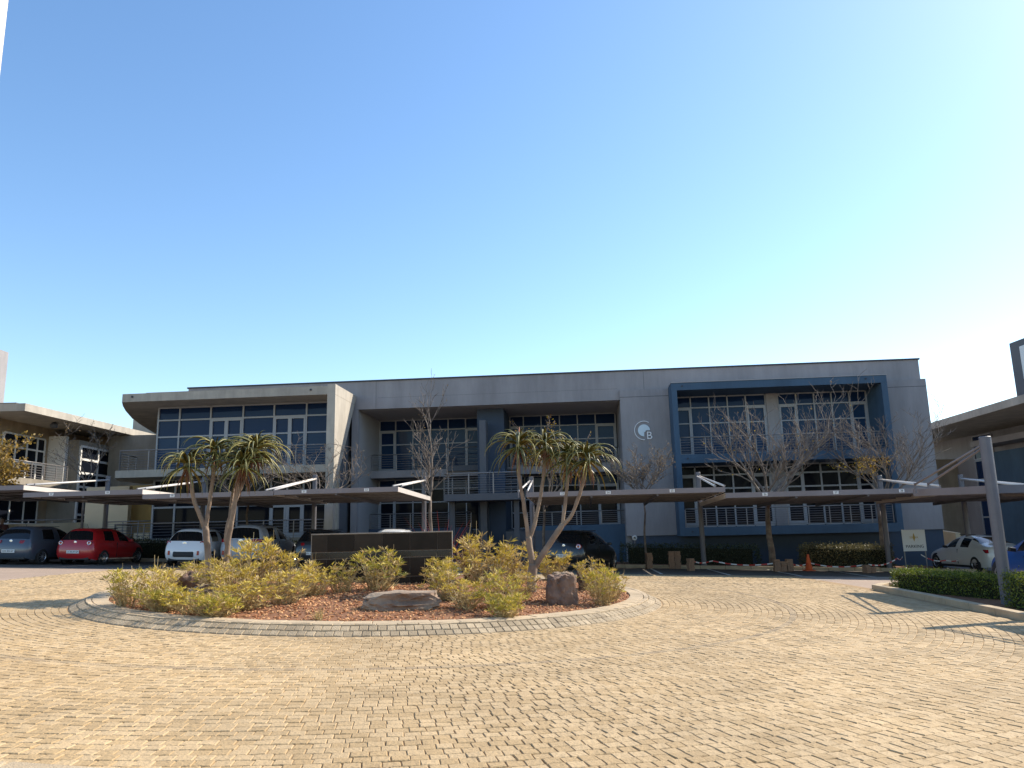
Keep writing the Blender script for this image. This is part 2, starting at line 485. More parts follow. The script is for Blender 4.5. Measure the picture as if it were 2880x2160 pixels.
# cone frustum bedding below the stones
mb = MB()
NB = 120
prof = [(RK + 0.02, -0.03), (RK + 0.0, 0.004), (RK - 0.245, TOPZ + 0.004), (RK - 0.64, TOPZ + 0.006)]
for i in range(NB):
    t = 2 * PI * i / NB
    for rr, zz in prof:
        x = CX + rr * math.cos(t); y = CY + rr * math.sin(t)
        mb.v.append((x, y, gz(x, y) + zz))
for i in range(NB):
    for q in range(len(prof) - 1):
        a = i * 4 + q; b = ((i + 1) % NB) * 4 + q
        mb.f.append((a, b, b + 1, a + 1))
mb.build('kerb_bedding', M['kerb'], isl)
RSO = RK - 0.62
def soil_z(x, y):
    r = math.hypot(x - CX, y - CY)
    t = max(0.0, 1 - (r / RSO) ** 2)
    return gz(x, y) + TOPZ + 0.012 + 0.16 * t + 0.02 * math.sin(x * 2.1) * math.cos(y * 1.7) * min(1, t * 4)
vs, fs = [], []
NR, NT = 16, 72
for i in range(NR + 1):
    for j in range(NT):
        rr = RSO * 1.005 * i / NR; t = 2 * PI * j / NT
        x = CX + rr * math.cos(t); y = CY + rr * math.sin(t)
        vs.append((x, y, soil_z(x, y)))
for i in range(NR):
    for j in range(NT):
        a = i * NT + j; b = i * NT + (j + 1) % NT
        fs.append((a, b, b + NT, a + NT)[::-1])
link_mesh('soil', mesh_from(vs, fs, 'soil', True), M['soil'], isl)
# red gravel lying on the bed
mb = MB(); random.seed(11)
OCT = [(1, 0, 0), (-1, 0, 0), (0, 1, 0), (0, -1, 0), (0, 0, 1), (0, 0, -1)]
OF = [(0, 2, 4), (2, 1, 4), (1, 3, 4), (3, 0, 4), (2, 0, 5), (1, 2, 5), (3, 1, 5), (0, 3, 5)]
for i in range(15000):
    rr = RSO * math.sqrt(random.random()) * 0.995; t = random.uniform(0, 2 * PI)
    if math.sin(t) > 0.45 and random.random() < 0.7: continue
    x = CX + rr * math.cos(t); y = CY + rr * math.sin(t)
    s = random.uniform(0.014, 0.034) * (1.25 if random.random() < .1 else 1)
    rot = Matrix.Rotation(random.uniform(0, 6.3), 3, 'Z') @ Matrix.Rotation(random.uniform(-.7, .7), 3, 'X')
    sx, sy, sz = s * random.uniform(.7, 1.4), s * random.uniform(.6, 1.1), s * random.uniform(.45, .8)
    z = soil_z(x, y) + s * 0.25
    mb.add([Vector((x, y, z)) + rot @ Vector((a * sx * random.uniform(.75, 1.25), b * sy * random.uniform(.75, 1.25), c * sz)) for a, b, c in OCT], OF)
setm(mb.build('gravel', M['gravel'], isl), kind='stuff')
mb = MB()
for i in range(2600):
    rr = RSO * math.sqrt(random.random()) * 0.99; t = random.uniform(0, 2 * PI)
    x = CX + rr * math.cos(t); y = CY + rr * math.sin(t); z = soil_z(x, y) + 0.025
    L, w, a = random.uniform(.04, .10), random.uniform(.006, .014), random.uniform(0, 6.3)
    d = Vector((math.cos(a), math.sin(a), random.uniform(-.1, .4))) * L; n_ = Vector((-math.sin(a), math.cos(a), 0)) * w
    p = Vector((x, y, z)); mb.add([p - n_, p + d * .5 - n_ * .3, p + d, p + d * .4 + n_], [(0, 1, 2, 3)])
setm(mb.build('leaf_litter', M['litter'], isl), kind='stuff')

# ------------------------------------------------------------------ kerbs of the site
def kerb_line(name, pts, w, h, m, label=None, seg=1.0):
    """a run of kerb stones, each stone a piece"""
    root = bpy.data.objects.new(name, None); C.objects.link(root); root['kind'] = 'structure'
    for (x0, y0), (x1, y1) in zip(pts[:-1], pts[1:]):
        L = math.hypot(x1 - x0, y1 - y0); n = max(1, int(round(L / seg)))
        dx, dy = (x1 - x0) / L, (y1 - y0) / L; nx, ny = -dy * w / 2, dx * w / 2
        for i in range(n):
            a, b = L * i / n + 0.006, L * (i + 1) / n - 0.006
            pa, pb = (x0 + dx * a, y0 + dy * a), (x0 + dx * b, y0 + dy * b)
            q = [(pa[0] - nx, pa[1] - ny), (pb[0] - nx, pb[1] - ny), (pb[0] + nx, pb[1] + ny), (pa[0] + nx, pa[1] + ny)]
            zt = [gz(*p) for p in q]
            mb = MB()
            mb.add([(x, y, z - .06) for (x, y), z in zip(q, zt)] + [(x, y, z + h) for (x, y), z in zip(q, zt)], BOXF)
            mb.build('kerb_stone', m, root, bevel=0.012)
    return root
kerb_line('plaza_kerb', [(8.95, 19.75), (8.90, 17.2), (8.72, 13.6), (8.5, 9.0)], 0.22, 0.13, M['kerb'])
kerb_line('hedge_bed_kerb', [(9.0, 19.95), (9.7, 20.9), (16.0, 21.6)], 0.18, 0.11, M['kerb'])
KV = 5.9
kerb_line('planting_kerb', [bw(-16.6, KV), bw(-1.0, KV)], 0.18, 0.12, M['kerb'])
kerb_line('parking_kerb', [bw(-36.0, KV), bw(-19.0, KV)], 0.18, 0.12, M['kerb2'])
kerb_line('footpath_edge', [(-6.2, 4.9), (-3.35, 5.33), (-2.55, 5.2)], 0.16, 0.02, M['kerb'])
# planting beds
def patch(name, pts, dz, m):
    vs, fs = [], []
    (a, b, c, d) = [Vector((p[0], p[1])) for p in pts]
    nu, nv = 24, 4
    for j in range(nv + 1):
        for i in range(nu + 1):
            p = (a.lerp(b, i / nu)).lerp(d.lerp(c, i / nu), j / nv)
            vs.append((p.x, p.y, gz(p.x, p.y) + dz))
    for j in range(nv):
        for i in range(nu):
            q = j * (nu + 1) + i
            fs.append((q, q + 1, q + nu + 2, q + nu + 1))
    o = link_mesh(name, mesh_from(vs, fs, name), m); o['kind'] = 'structure'
    return o
patch('planting_bed', [bw(-16.6, KV - .09), bw(-1.0, KV - .09), bw(-1.0, 0.5), bw(-16.6, 0.5)], 0.05, M['soil'])
patch('planting_bed', [bw(-36, KV - .09), bw(-19.0, KV - .09), bw(-19.0, 0.5), bw(-36, 0.5)], 0.05, M['soil'])
patch('planting_bed', [(9.03, 19.8), (16, 21.4), (16, 9.0), (8.7, 9.0)], 0.03, M['soil'])
# bay lines painted on the parking area
def paint_line(p0, p1, w):
    dx, dy = p1[0] - p0[0], p1[1] - p0[1]; L = math.hypot(dx, dy); nx, ny = -dy / L * w / 2, dx / L * w / 2
    vs, fs = [], []
    for i in range(9):
        x, y = p0[0] + dx * i / 8, p0[1] + dy * i / 8
        vs += [(x - nx, y - ny, gz(x, y) + .002), (x + nx, y + ny, gz(x, y) + .002)]
    for i in range(8): fs.append((2 * i, 2 * i + 2, 2 * i + 3, 2 * i + 1))
    o = link_mesh('bay_line', mesh_from(vs, fs, 'bay_line'), M['paint_w']); o['kind'] = 'structure'
for u in (-38.6, -36.4, -34.2, -32.0, -29.7, -27.2, -24.9, -22.6, -18.2, -15.9, -13.7, -11.5, -9.2, -6.9, -4.6, -2.3):
    paint_line(bw(u, KV + .3), bw(u, 11.0), 0.09)
paint_line((8.9, 23.6), (14.5, 26.9), 0.11)
# ------------------------------------------------------------------ the office building
bld = thing('office_building', 'grey two storey office building with blue framed bay and concrete tower wing', 'building', (OX, OY, 0), -PSI)
def bbox(name, u0, u1, v0, v1, z0, z1, m, parent=bld, bevel=0.0):
    return MB().box(u0, -v1, z0, u1, -v0, z1).build(name, m, parent, bevel=bevel)
DOWN = -1.3

def glazing(us, rows, v, doors=(), fw=0.06, name='window_frame', frame=None, parent=bld, mats=None, dw=0.05, seed=1):
    """one window wall: mullions and transoms as one frame part, each pane a sub-part"""
    rnd = random.Random(seed)
    frame = frame or M['alu']
    mb = MB()
    y = -v
    z0, z1 = rows[0], rows[-1]
    for u in us: mb.box(u - fw / 2, y - 0.06, z0, u + fw / 2, y + 0.06, z1)
    for a, b in zip(us[:-1], us[1:]):
        i = us.index(a)
        for q, z in enumerate(rows):
            mb.box(a + fw / 2, y - 0.055, z - fw / 2, b - fw / 2, y + 0.055, z + fw / 2)
        if i in doors:   # heavier leaf frame for a door bay
            h0, h1 = rows[0] + fw / 2, rows[-2] - fw / 2
            for x0, x1 in ((a + fw / 2, a + fw / 2 + .085), (b - fw / 2 - .085, b - fw / 2)):
                mb.box(x0, y - 0.075, h0, x1, y - 0.003, h1)
            mb.box(a + fw / 2 + .085, y - 0.075, h1 - .09, b - fw / 2 - .085, y - 0.003, h1)
            mb.box(a + fw / 2 + .085, y - 0.075, h0, b - fw / 2 - .085, y - 0.003, h0 + .14)
            if b - a > 1.2:
                c = (a + b) / 2; mb.box(c - .09, y - 0.075, h0 + .14, c + .09, y - 0.003, h1 - .09)
    fo = mb.build(name, frame, parent)
    mats = mats or ['glass_c', 'glass_b', 'glass_a']
    for a, b in zip(us[:-1], us[1:]):
        for q, (c, d) in enumerate(zip(rows[:-1], rows[1:])):
            mk = mats[min(q, len(mats) - 1)]
            if mk == 'glass_b' and rnd.random() < .12: mk = 'glass_a'
            t = rnd.uniform(-.006, .006)
            x0, x1, c0, d0 = a + fw / 2, b - fw / 2, c + fw / 2, d - fw / 2
            p = MB().add([(x0, y + .01 + t, c0), (x1, y + .01 - t, c0), (x1, y + .03, c0), (x0, y + .03, c0),
                          (x0, y + .01 + t * .5, d0), (x1, y + .01 - t * .4, d0), (x1, y + .03, d0), (x0, y + .03, d0)], BOXF)
            p.build('pane', M[mk], fo)
    return fo

def railing(pts, z0, z1, nb=6, post=1.15, parent=bld, m=None, r=0.022, topr=0.03):
    """pts are (u, v); top rail is the part, posts and bars its pieces"""
    m = m or M['steel']
    L = [(u, -v) for u, v in pts]
    top = MB()
    for a, b in zip(L[:-1], L[1:]):
        top.tube([(a[0], a[1], z1), (b[0], b[1], z1)], topr, 8)
    to = top.build('railing', m, parent, smooth=True)
    for a, b in zip(L[:-1], L[1:]):
        d = math.hypot(b[0] - a[0], b[1] - a[1]); n = max(1, int(round(d / post)))
        for i in range(n + 1):
            x = a[0] + (b[0] - a[0]) * i / n; y = a[1] + (b[1] - a[1]) * i / n
            MB().box(x - r, y - r * .7, z0, x + r, y + r * .7, z1 - topr * .6).build('post', m, to)
        for k in range(nb):
            z = z0 + (z1 - z0) * (k + 0.7) / (nb + 0.7)
            MB().tube([(a[0], a[1], z), (b[0], b[1], z)], 0.010, 6).build('bar', m, to)
    return to

P = M['plaster']
# upper wall and roof
bbox('upper_wall', -36.3, -13.9, -0.3, 0.0, 7.8, 9.22, P)
bbox('upper_wall', -13.898, 0.03, -0.3, 0.0, 8.252, 9.22, P)
bbox('roof_flashing', -36.36, 0.09, -0.36, 0.05, 9.222, 9.29, M['cap'])
bbox('roof', -36.3, 0.0, -14, -0.302, 8.75, 9.1, M['concrete_dk'])
bbox('side_wall', -0.3, 0.03, -14, -0.302, DOWN, 8.748, P)
bbox('side_wall', -36.3, -36.0, -14, -0.302, DOWN, 8.748, P)
bbox('rear_wall', -35.99, -0.31, -14, -13.7, DOWN, 8.748, P)
bbox('recess_soffit', -27.3, -14.2, -4.3, -0.302, 7.79, 7.93, M['plaster_lt'])
# recess
bbox('recess_side_wall', -27.62, -27.3, -4.5, -0.302, DOWN, 7.788, M['plaster_lt'])
bbox('recess_side_wall', -27.62, -27.3, -0.3, -0.002, DOWN, 7.797, P)
bbox('recess_side_wall', -14.2, -13.9, -4.5, -0.302, DOWN, 7.788, P)
bbox('recess_back_wall', -27.299, -14.201, -4.5, -4.2, DOWN, 7.789, M['slate'])
bbox('recess_floor', -27.298, -14.202, -4.19, -2.4, 4.5, 4.88, M['plaster'])
bbox('landing_beam', -23.2, -21.45, -2.398, -2.2, 4.74, 5.03, M['slate'])
bbox('lift_shaft', -21.42, -20.05, -4.18, -1.15, DOWN, 7.788, M['plaster_navy'])
bbox('fin_column', -21.17, -20.85, -0.9, 0.0, DOWN, 7.04, M['slate'])
bbox('ground_floor_slab', -27.298, -14.202, -4.19, -2.41, 1.4, 1.72, M['slate'])
bbox('terrace_wall', -27.298, -21.9, -2.4, -2.2, DOWN, 1.86, M['plaster_navy'])
bbox('terrace_wall', -19.0, -14.05, -1.1, -0.9, DOWN, 1.83, M['plaster_blue'])
bbox('terrace_floor', -19.0, -14.21, -2.405, -1.102, 1.4, 1.72, M['slate'])
gu_l = [-27.26, -26.36, -25.38, -24.39, -23.42, -22.45, -21.48]
gu_r = [-20.0, -19.26, -18.29, -17.29, -16.32, -15.35, -14.28]
glazing(gu_l, [4.93, 6.42, 7.19, 7.77], -4.1, doors=(0, 5), mats=['glass_b', 'glass_b', 'glass_a'], seed=2)
glazing(gu_r, [4.93, 6.42, 7.19, 7.77], -4.1, doors=(0, 5), mats=['glass_b', 'glass_b', 'glass_a'], seed=3)
glazing(gu_l, [1.74, 3.25, 3.95, 4.48], -4.1, doors=(0,), mats=['glass_c', 'glass_c', 'glass_a'], seed=4)
glazing(gu_r, [1.74, 2.55, 3.25, 3.95, 4.48], -4.1, doors=(5,), mats=['glass_c', 'glass_c', 'glass_c', 'glass_a'], seed=5)
railing([(-27.25, -2.45), (-23.25, -2.45)], 4.9, 5.72)
railing([(-23.2, -2.3), (-21.5, -2.3)], 5.03, 5.98, nb=4)
railing([(-20.0, -2.45), (-14.25, -2.45)], 4.9, 5.74)
railing([(-27.25, -2.3), (-21.95, -2.3)], 1.86, 2.62)
railing([(-18.95, -1.0), (-14.1, -1.0)], 1.83, 2.48)
# access platform with stair to the upper floor
bbox('platform', -22.7, -19.15, -0.95, 1.5, 3.05, 3.37, M['slate'])
bbox('platform_leg', -22.6, -22.35, 0.2, 0.45, DOWN, 3.048, M['slate'])
bbox('platform_leg', -19.5, -19.25, 0.2, 0.45, DOWN, 3.048, M['slate'])
railing([(-22.68, -0.9), (-22.68, 1.45), (-19.18, 1.45), (-19.18, -0.6)], 3.37, 4.33, nb=8, post=1.2, r=0.03, topr=0.035)
for i in range(8):
    bbox('stair_step', -20.75, -19.45, -1.0 - 0.18 * (i + 1), -0.96 - 0.18 * i, 3.37 + 0.19 * i, 3.45 + 0.19 * i, M['slate'])
for u in (-20.8, -19.4):
    MB().tube([(u, 0.95, 4.4), (u, 2.4, 5.95)], 0.03, 8).build('stair_rail', M['steel'], bld, smooth=True)
    for i in range(5):
        t = i / 4; y = 0.95 + 1.45 * t; z = 3.4 + 1.55 * t
        MB().box(u - .015, y - .015, z, u + .015, y + .015, z + 1.0).build('stair_baluster', M['steel'], bld)
for i in range(4):
    bbox('entrance_step', -20.0, -17.6, -0.88 + .3 * (3 - i), -0.58 + .3 * (3 - i), DOWN, 1.6 - 0.36 * (3 - i), M['slate'])
# right hand wall panels and plinth
bbox('wall_panel', -14.2, -11.86, -0.3, 0.2, 1.25, 8.25, P)
bbox('wall_panel', -2.06, 0.17, -0.3, 0.2, 1.25, 8.25, P)
for u0, u1 in ((-14.21, -11.87), (-2.05, 0.18)):
    bbox('shadow_groove', u0, u1, 0.19, 0.204, 7.885, 7.905, M['cap'])
for u in (-26.4, -13.0):
    bbox('shadow_groove', u, u + .012, -.01, .004, 7.81, 9.2, M['cap'])
bbox('shadow_groove', -26.3, -14.3, -.01, .003, 8.36, 8.368, M['slate'])
bbox('plinth', -13.9, 0.14, -0.3, 0.1, DOWN, 1.248, M['plaster_navy'])
bbox('bay_back_wall', -11.855, -2.065, -1.0, -0.8, 1.25, 7.8, M['slate'])
# blue framed bay
FB = M['plaster_blue']
bbox('bay_top_beam', -11.85, -2.07, -0.8, 1.4, 7.93, 8.28, FB)
bbox('bay_drip', -11.87, -2.05, 0.21, 1.43, 8.282, 8.31, M['plaster_lt'])
bbox('bay_side', -11.85, -11.6, -0.8, 1.398, 1.582, 7.928, FB)
bbox('bay_side', -2.33, -2.07, -0.8, 1.398, 1.582, 7.928, FB)
bbox('bay_floor', -11.598, -2.332, -0.79, 1.39, 4.5, 4.9, FB)
bbox('bay_bottom_beam', -11.85, -2.07, -0.8, 1.4, 1.2, 1.58, FB)
bbox('bay_pier', -7.1, -6.56, -0.78, -0.45, 1.582, 4.498, P)
bbox('bay_pier', -7.1, -6.56, -0.78, -0.45, 4.902, 7.928, P)
gl = [-11.5, -10.73, -9.84, -8.95, -8.07, -7.13]
gr = [-6.53, -5.66, -4.82, -3.99, -3.15, -2.36]
for us, d, sd in ((gl, (0, 4), 6), (gr, (0, 4), 7)):
    glazing(us, [4.93, 6.58, 7.36, 7.9], -0.6, doors=d, mats=['glass_b', 'glass_b', 'glass_a'], seed=sd)
    glazing(us, [1.61, 3.4, 4.05, 4.47], -0.6, doors=d, mats=['glass_c', 'glass_c', 'glass_c'], seed=sd + 9, fw=0.075)
railing([(-11.58, 1.25), (-2.36, 1.25)], 4.9, 5.71, nb=6, post=1.15)
railing([(-11.55, 1.25), (-2.4, 1.25)], 1.6, 2.41, nb=7, post=0.92)
for u0, z in ((-11.35, 8.12), (-3.0, 8.14), (-11.3, 4.72), (-11.3, 1.4), (-25.0, 4.68)):
    v = 1.405 if u0 > -20 else -2.39
    MB().tube([(u0, -v + .02, z), (u0, -v - .05, z)], 0.035, 8).build('weep_pipe', M['cap'], bld)

# concrete tower wing on the left
CO = M['concrete']
roof_poly = [(-27.42, 3.3), (-37.8, 3.3), (-38.36, 2.32), (-39.11, 0.85), (-40.1, -1.32), (-40.93, -3.44), (-41.7, -5.66), (-42.42, -7.82), (-41.8, -9.0), (-27.42, -9.0)]
def uvprism(name, poly, z0, z1, m):
    return MB().prism([(u, -v) for u, v in poly], z0, z1).build(name, m, bld)
rf = [(-27.8, 3.3)] + roof_poly[1:-1] + [(-36.35, -9.0), (-36.35, 0.02), (-27.8, 0.02)]
uvprism('tower_roof', rf, 8.03, 8.42, CO)
uvprism('tower_roof_upstand', [(-28.2, 3.0), (-36.8, 3.0), (-38.0, 0.9), (-36.35, 0.8), (-36.35, 0.05), (-28.2, 0.05)], 8.422, 8.50, M['concrete_dk'])
fin = MB()
prof = [(3.36, DOWN), (3.32, 8.5), (0.02, 8.5), (0.02, 8.36), (2.98, 3.8), (2.98, DOWN)]
n = len(prof)
fin.v = [(-27.8, -v, z) for v, z in prof] + [(-27.42, -v, z) for v, z in prof]
fin.f = [tuple(range(n)), tuple(range(n, 2 * n))[::-1]] + [(i, i + n, (i + 1) % n + n, (i + 1) % n) for i in range(n)]
fo = fin.build('tapered_fin_wall', CO, bld); fixn(fo.data)
bbox('fin_groove', -27.425, -27.417, 0.2, 3.33, 8.0, 8.02, M['concrete_dk'])
bbox('tower_core', -36.9, -27.81, -0.6, 1.2, DOWN, 8.028, M['slate'])
bbox('tower_end_wall', -28.38, -27.802, 1.202, 1.42, 1.56, 8.028, CO)
sl = [(-27.802, 3.3), (-37.88, 3.3), (-38.5, 2.3), (-39.1, 1.0), (-39.1, 1.202), (-27.802, 1.202)]
sl = [(-27.802, 3.3), (-37.88, 3.3), (-38.45, 2.3), (-38.9, 1.3), (-38.9, -1.0), (-36.92, -1.0), (-36.92, 1.202), (-27.802, 1.202)]
uvprism('balcony_slab', sl, 4.45, 4.79, CO)
uvprism('terrace_slab', sl, 1.2, 1.55, M['concrete_dk'])
bbox('terrace_base', -37.0, -27.81, 1.22, 2.6, DOWN, 1.198, M['slate'])
tu = [-37.0, -35.9, -34.3, -32.65, -31.08, -29.45, -28.4]
glazing(tu, [4.82, 6.54, 7.37, 8.0], 1.4, doors=(2, 4), mats=['glass_b', 'glass_a', 'glass_a'], fw=0.075, frame=M['alu'], seed=21)
glazing([-37.0, -35.9, -34.3, -32.75, -31.1, -30.3, -29.5, -28.4], [1.58, 3.1, 4.42], 1.4, doors=(4, 5), mats=['glass_c', 'glass_c'], fw=0.085, seed=22)
railing([(-38.75, 0.2), (-38.35, 2.2), (-37.75, 3.22), (-27.84, 3.22)], 4.79, 5.72, nb=7, post=1.35)
railing([(-38.75, 0.2), (-38.35, 2.2), (-37.75, 3.22), (-27.84, 3.22)], 1.55, 2.32, nb=5, post=1.5)
for u in (-37.3, -28.6):
    MB().tube([(u, -3.28, 8.27), (u, -3.34, 8.27)], 0.05, 8).build('weep_pipe', M['cap'], bld)
# ochre and cream walls below the tower's curved end
bbox('ochre_wall', -40.5, -37.05, -1.6, -1.2, DOWN, 4.4, M['orange_wall'])
bbox('cream_wall', -41.5, -39.2, -0.4, -0.1, DOWN, 4.3, M['cream'])
MB().box(-38.2, -0.9, 1.6, -37.4, -0.5, 1.95).build('stair_landing', M['cream'], bld)
railing([(-39.6, 0.9), (-37.2, 0.9)], 1.7, 2.5, nb=6, post=0.8)

# the letter B logo on the grey panel
lg = thing('wall_logo', 'white B logo with open ring and pale notched disc on the grey wall', 'logo', (OX, OY, 0), -PSI)
lc = (-13.13, 6.23); lv = -0.23
def arc_strip(cx, cz, r0, r1, a0, a1, y0, y1, n=40):
    mb = MB()
    for i in range(n + 1):
        t = a0 + (a1 - a0) * i / n
        for r_, y in ((r0, y0), (r1, y0), (r1, y1), (r0, y1)):
            mb.v.append((cx + r_ * math.cos(t), y, cz + r_ * math.sin(t)))
    for i in range(n):
        for k in range(4):
            a = i * 4 + k; b = i * 4 + (k + 1) % 4
            mb.f.append((a, b, b + 4, a + 4))
    mb.f.append((0, 1, 2, 3)); mb.f.append(tuple(n * 4 + k for k in (3, 2, 1, 0)))
    return mb
o = arc_strip(lc[0], lc[1], 0.435, 0.465, math.radians(57), math.radians(272), lv - .03, lv).build('ring', M['logo_white'], lg); fixn(o.data)
pts = [(0.29 * math.cos(math.radians(a)), 0.29 * math.sin(math.radians(a))) for a in range(0, 271, 9)]
pts += [(0.005, -0.09), (0.035, -0.085), (0.07, -0.05), (0.085, -0.005)]
mb = MB(); n = len(pts)
mb.v = [(lc[0] + x, lv - .03, lc[1] + z) for x, z in pts] + [(lc[0] + x, lv, lc[1] + z) for x, z in pts]
mb.f = [tuple(range(n)), tuple(range(n, 2 * n))[::-1]] + [(i, i + n, (i + 1) % n + n, (i + 1) % n) for i in range(n)]
o = mb.build('disc', M['logo_pale'], lg); fixn(o.data)
link_mesh('letter_B', text_mesh('B', 0.52, 0.03), M['logo_white'], lg, (lc[0] + 0.245, lv - .015, lc[1] - 0.27), (PI / 2, 0, 0))

# ------------------------------------------------------------------ neighbouring wing on the left
lw = thing('concrete_wing', 'sunlit concrete office wing with long flat canopy on the far left', 'building', (0, 0, 0))
def wbox(name, x0, x1, y0, y1, z0, z1, m, parent): return MB().box(x0, y0, z0, x1, y1, z1).build(name, m, parent)
MB().prism([(-24.28, 37.75), (-23.62, 51.5), (-33, 51.5), (-33, 37.75)], 8.04, 8.42).build('canopy_roof', CO, lw)
wbox('roof_sheet', -33, -25.3, 38.6, 51.2, 8.422, 8.62, M['sheet'], lw)
wbox('wall', -33, -26.9, 38.4, 52, DOWN, 8.038, M['tan'], lw)
wbox('link_block', -26.0, -12.0, 52.1, 56, DOWN, 9.75, M['concrete'], lw)
wbox('link_parapet', -26.05, -12.0, 52.0, 56.1, 9.752, 9.95, M['concrete_dk'], lw)
wbox('link_wall', -25.08, -18.5, 47.5, 48.0, DOWN, 8.0, M['concrete_dk'], lw)
wbox('parapet_block', -33, -27.3, 33.5, 40.6, 8.43, 11.75, M['plaster'], lw)
wbox('parapet_block_base', -33, -27.3, 33.5, 38.39, DOWN, 8.428, M['plaster_lt'], lw)
wbox('balcony_slab', -26.898, -25.5, 38.5, 44.2, 4.55, 4.9, M['concrete_dk'], lw)
wbox('stair_tower', -26.898, -25.3, 44.6, 48.3, DOWN, 7.4, M['concrete_dk'], lw)
wbox('stair_pier', -26.898, -25.1, 48.302, 52, DOWN, 8.036, M['tan'], lw)
wbox('white_pilaster', -26.898, -25.9, 44.25, 44.55, 4.0, 7.6, M['alu_white'], lw)
wbox('lower_slab', -26.898, -25.5, 38.5, 44.2, 1.3, 1.6, M['concrete_dk'], lw)
def sglaz(x, ys, zs, parent, m='alu_white', fw=0.09, gm='glass_c'):
    """window on a wall that faces +X"""
    mb = MB()
    for y in ys: mb.box(x, y - fw / 2, zs[0], x + .1, y + fw / 2, zs[-1])
    for a, b in zip(ys[:-1], ys[1:]):
        for z in zs: mb.box(x + .004, a + fw / 2, z - fw / 2, x + .095, b - fw / 2, z + fw / 2)
    fo = mb.build('window_frame', M[m], parent)
    for a, b in zip(ys[:-1], ys[1:]):
        for c, d in zip(zs[:-1], zs[1:]):
            MB().box(x + .02, a + fw / 2, c + fw / 2, x + .05, b - fw / 2, d - fw / 2).build('pane', M[gm], fo)
sglaz(-26.89, [40.2, 41.2, 42.2, 43.1, 43.8], [4.95, 5.9, 6.65, 7.35], lw)
sglaz(-26.89, [38.8, 40.0, 41.2, 42.4, 43.6], [1.65, 2.6, 3.9], lw, fw=0.07)
sglaz(-25.29, [44.7, 46.6, 48.2], [1.5, 2.3, 3.1, 3.9, 4.7, 5.5, 6.3, 7.05], lw, fw=0.13)
def srail(x, y0, y1, z0, z1, parent, nb=6, post=1.1, zr=0.0):
    to = MB().tube([(x, y0, z1), (x, y1, z1 + zr)], 0.03, 8).build('railing', M['steel'], parent, smooth=True)
    n = max(1, round((y1 - y0) / post))
    for i in range(n + 1):
        y = y0 + (y1 - y0) * i / n; dz = zr * i / n
        MB().box(x - .02, y - .025, z0 + dz, x + .02, y + .025, z1 + dz - .02).build('post', M['steel'], to)
    for k in range(nb):
        z = z0 + (z1 - z0) * (k + .7) / (nb + .7)
        MB().tube([(x, y0, z), (x, y1, z + zr)], 0.011, 6).build('bar', M['steel'], to)
srail(-25.58, 38.6, 44.1, 4.9, 5.78, lw)
srail(-25.58, 38.6, 44.1, 1.6, 2.5, lw)
for y in (41.8, 46.2):
    MB().lathe([(0.0, 0), (0.18, 0.02), (0.2, .2), (0.08, .3), (0.0, .3)], 12).build('soffit_lamp', M['slate'], lw, loc=(-25.2, y, 7.73))
# cream ramp wall with handrail
rw = thing('ramp_wall', 'cream sunlit ramp wall with handrail behind the parked cars', 'wall', (0, 0, 0))
mb = MB()
mb.add([(-22.25, 29.5, -.5), (-22, 29.5, -.5), (-22, 43, -.5), (-22.25, 43, -.5), (-22.25, 29.5, 2.28), (-22, 29.5, 2.28), (-22, 43, 2.62), (-22.25, 43, 2.62)], BOXF)
mb.build('wall', M['cream'], rw)
MB().tube([(-22.1, 29.5, 2.42), (-22.1, 43, 2.78)], 0.03, 8).build('handrail', M['steel'], rw, smooth=True)
for i in range(8):
    y = 30 + i * 1.8; MB().box(-22.12, y - .02, 2.28, -22.08, y + .02, 2.43 + (y - 29.5) * .0266).build('post', M['steel'], rw)

# ------------------------------------------------------------------ neighbouring wing on the right
rwg = thing('canopied_wing', 'shaded wing with long concrete canopy and sign wall at the right edge', 'building', (0, 0, 0))
MB().prism([(24.5, 36.0), (34, 36.0), (34, 58), (26.4, 58)], 7.1, 7.5).build('canopy_roof', CO, rwg)
MB().prism([(23.9, 29.0), (34, 29.0), (34, 35.998), (24.5, 35.998)], 7.1, 7.5).build('canopy_roof', CO, rwg)
wbox('sign_wall', 24.9, 25.4, 32.5, 37.5, 7.502, 10.25, M['slate'], rwg)
MB().box(24.83, 32.9, 8.3, 24.898, 36.7, 9.9).build('sign_panel', M['sign_white'], rwg)
link_mesh('sign_letter', text_mesh('A', 1.0, 0.02), M['gold'], rwg, (24.815, 35.2, 9.1), (PI / 2, 0, -PI / 2))
wbox('wall', 30.2, 34, 30, 58, DOWN, 7.098, M['plaster'], rwg)
wbox('blue_wall', 29.8, 30.198, 33, 48.2, DOWN, 5.75, M['plaster_blue'], rwg)
wbox('lower_roof', 28.6, 30.198, 38, 48.2, 6.1, 6.45, M['plaster'], rwg)
wbox('link_wall', 21.5, 30.198, 52.6, 53.0, DOWN, 5.75, M['concrete_dk'], rwg)
def sglaz_l(x, ys, zs, parent, m='alu', fw=0.09, gm='glass_a'):
    mb = MB()
    for y in ys: mb.box(x - .1, y - fw / 2, zs[0], x, y + fw / 2, zs[-1])
    for a, b in zip(ys[:-1], ys[1:]):
        for z in zs: mb.box(x - .095, a + fw / 2, z - fw / 2, x - .004, b - fw / 2, z + fw / 2)
    fo = mb.build('window_frame', M[m], parent)
    for a, b in zip(ys[:-1], ys[1:]):
        for c, d in zip(zs[:-1], zs[1:]):
            MB().box(x - .05, a + fw / 2, c + fw / 2, x - .02, b - fw / 2, d - fw / 2).build('pane', M[gm], fo)
sglaz_l(30.19, [48.4, 50.4], [0.6, 1.8, 3.0, 4.2, 5.4], rwg)
sglaz_l(30.19, [48.4, 50.4], [5.5, 6.2, 7.0], rwg)
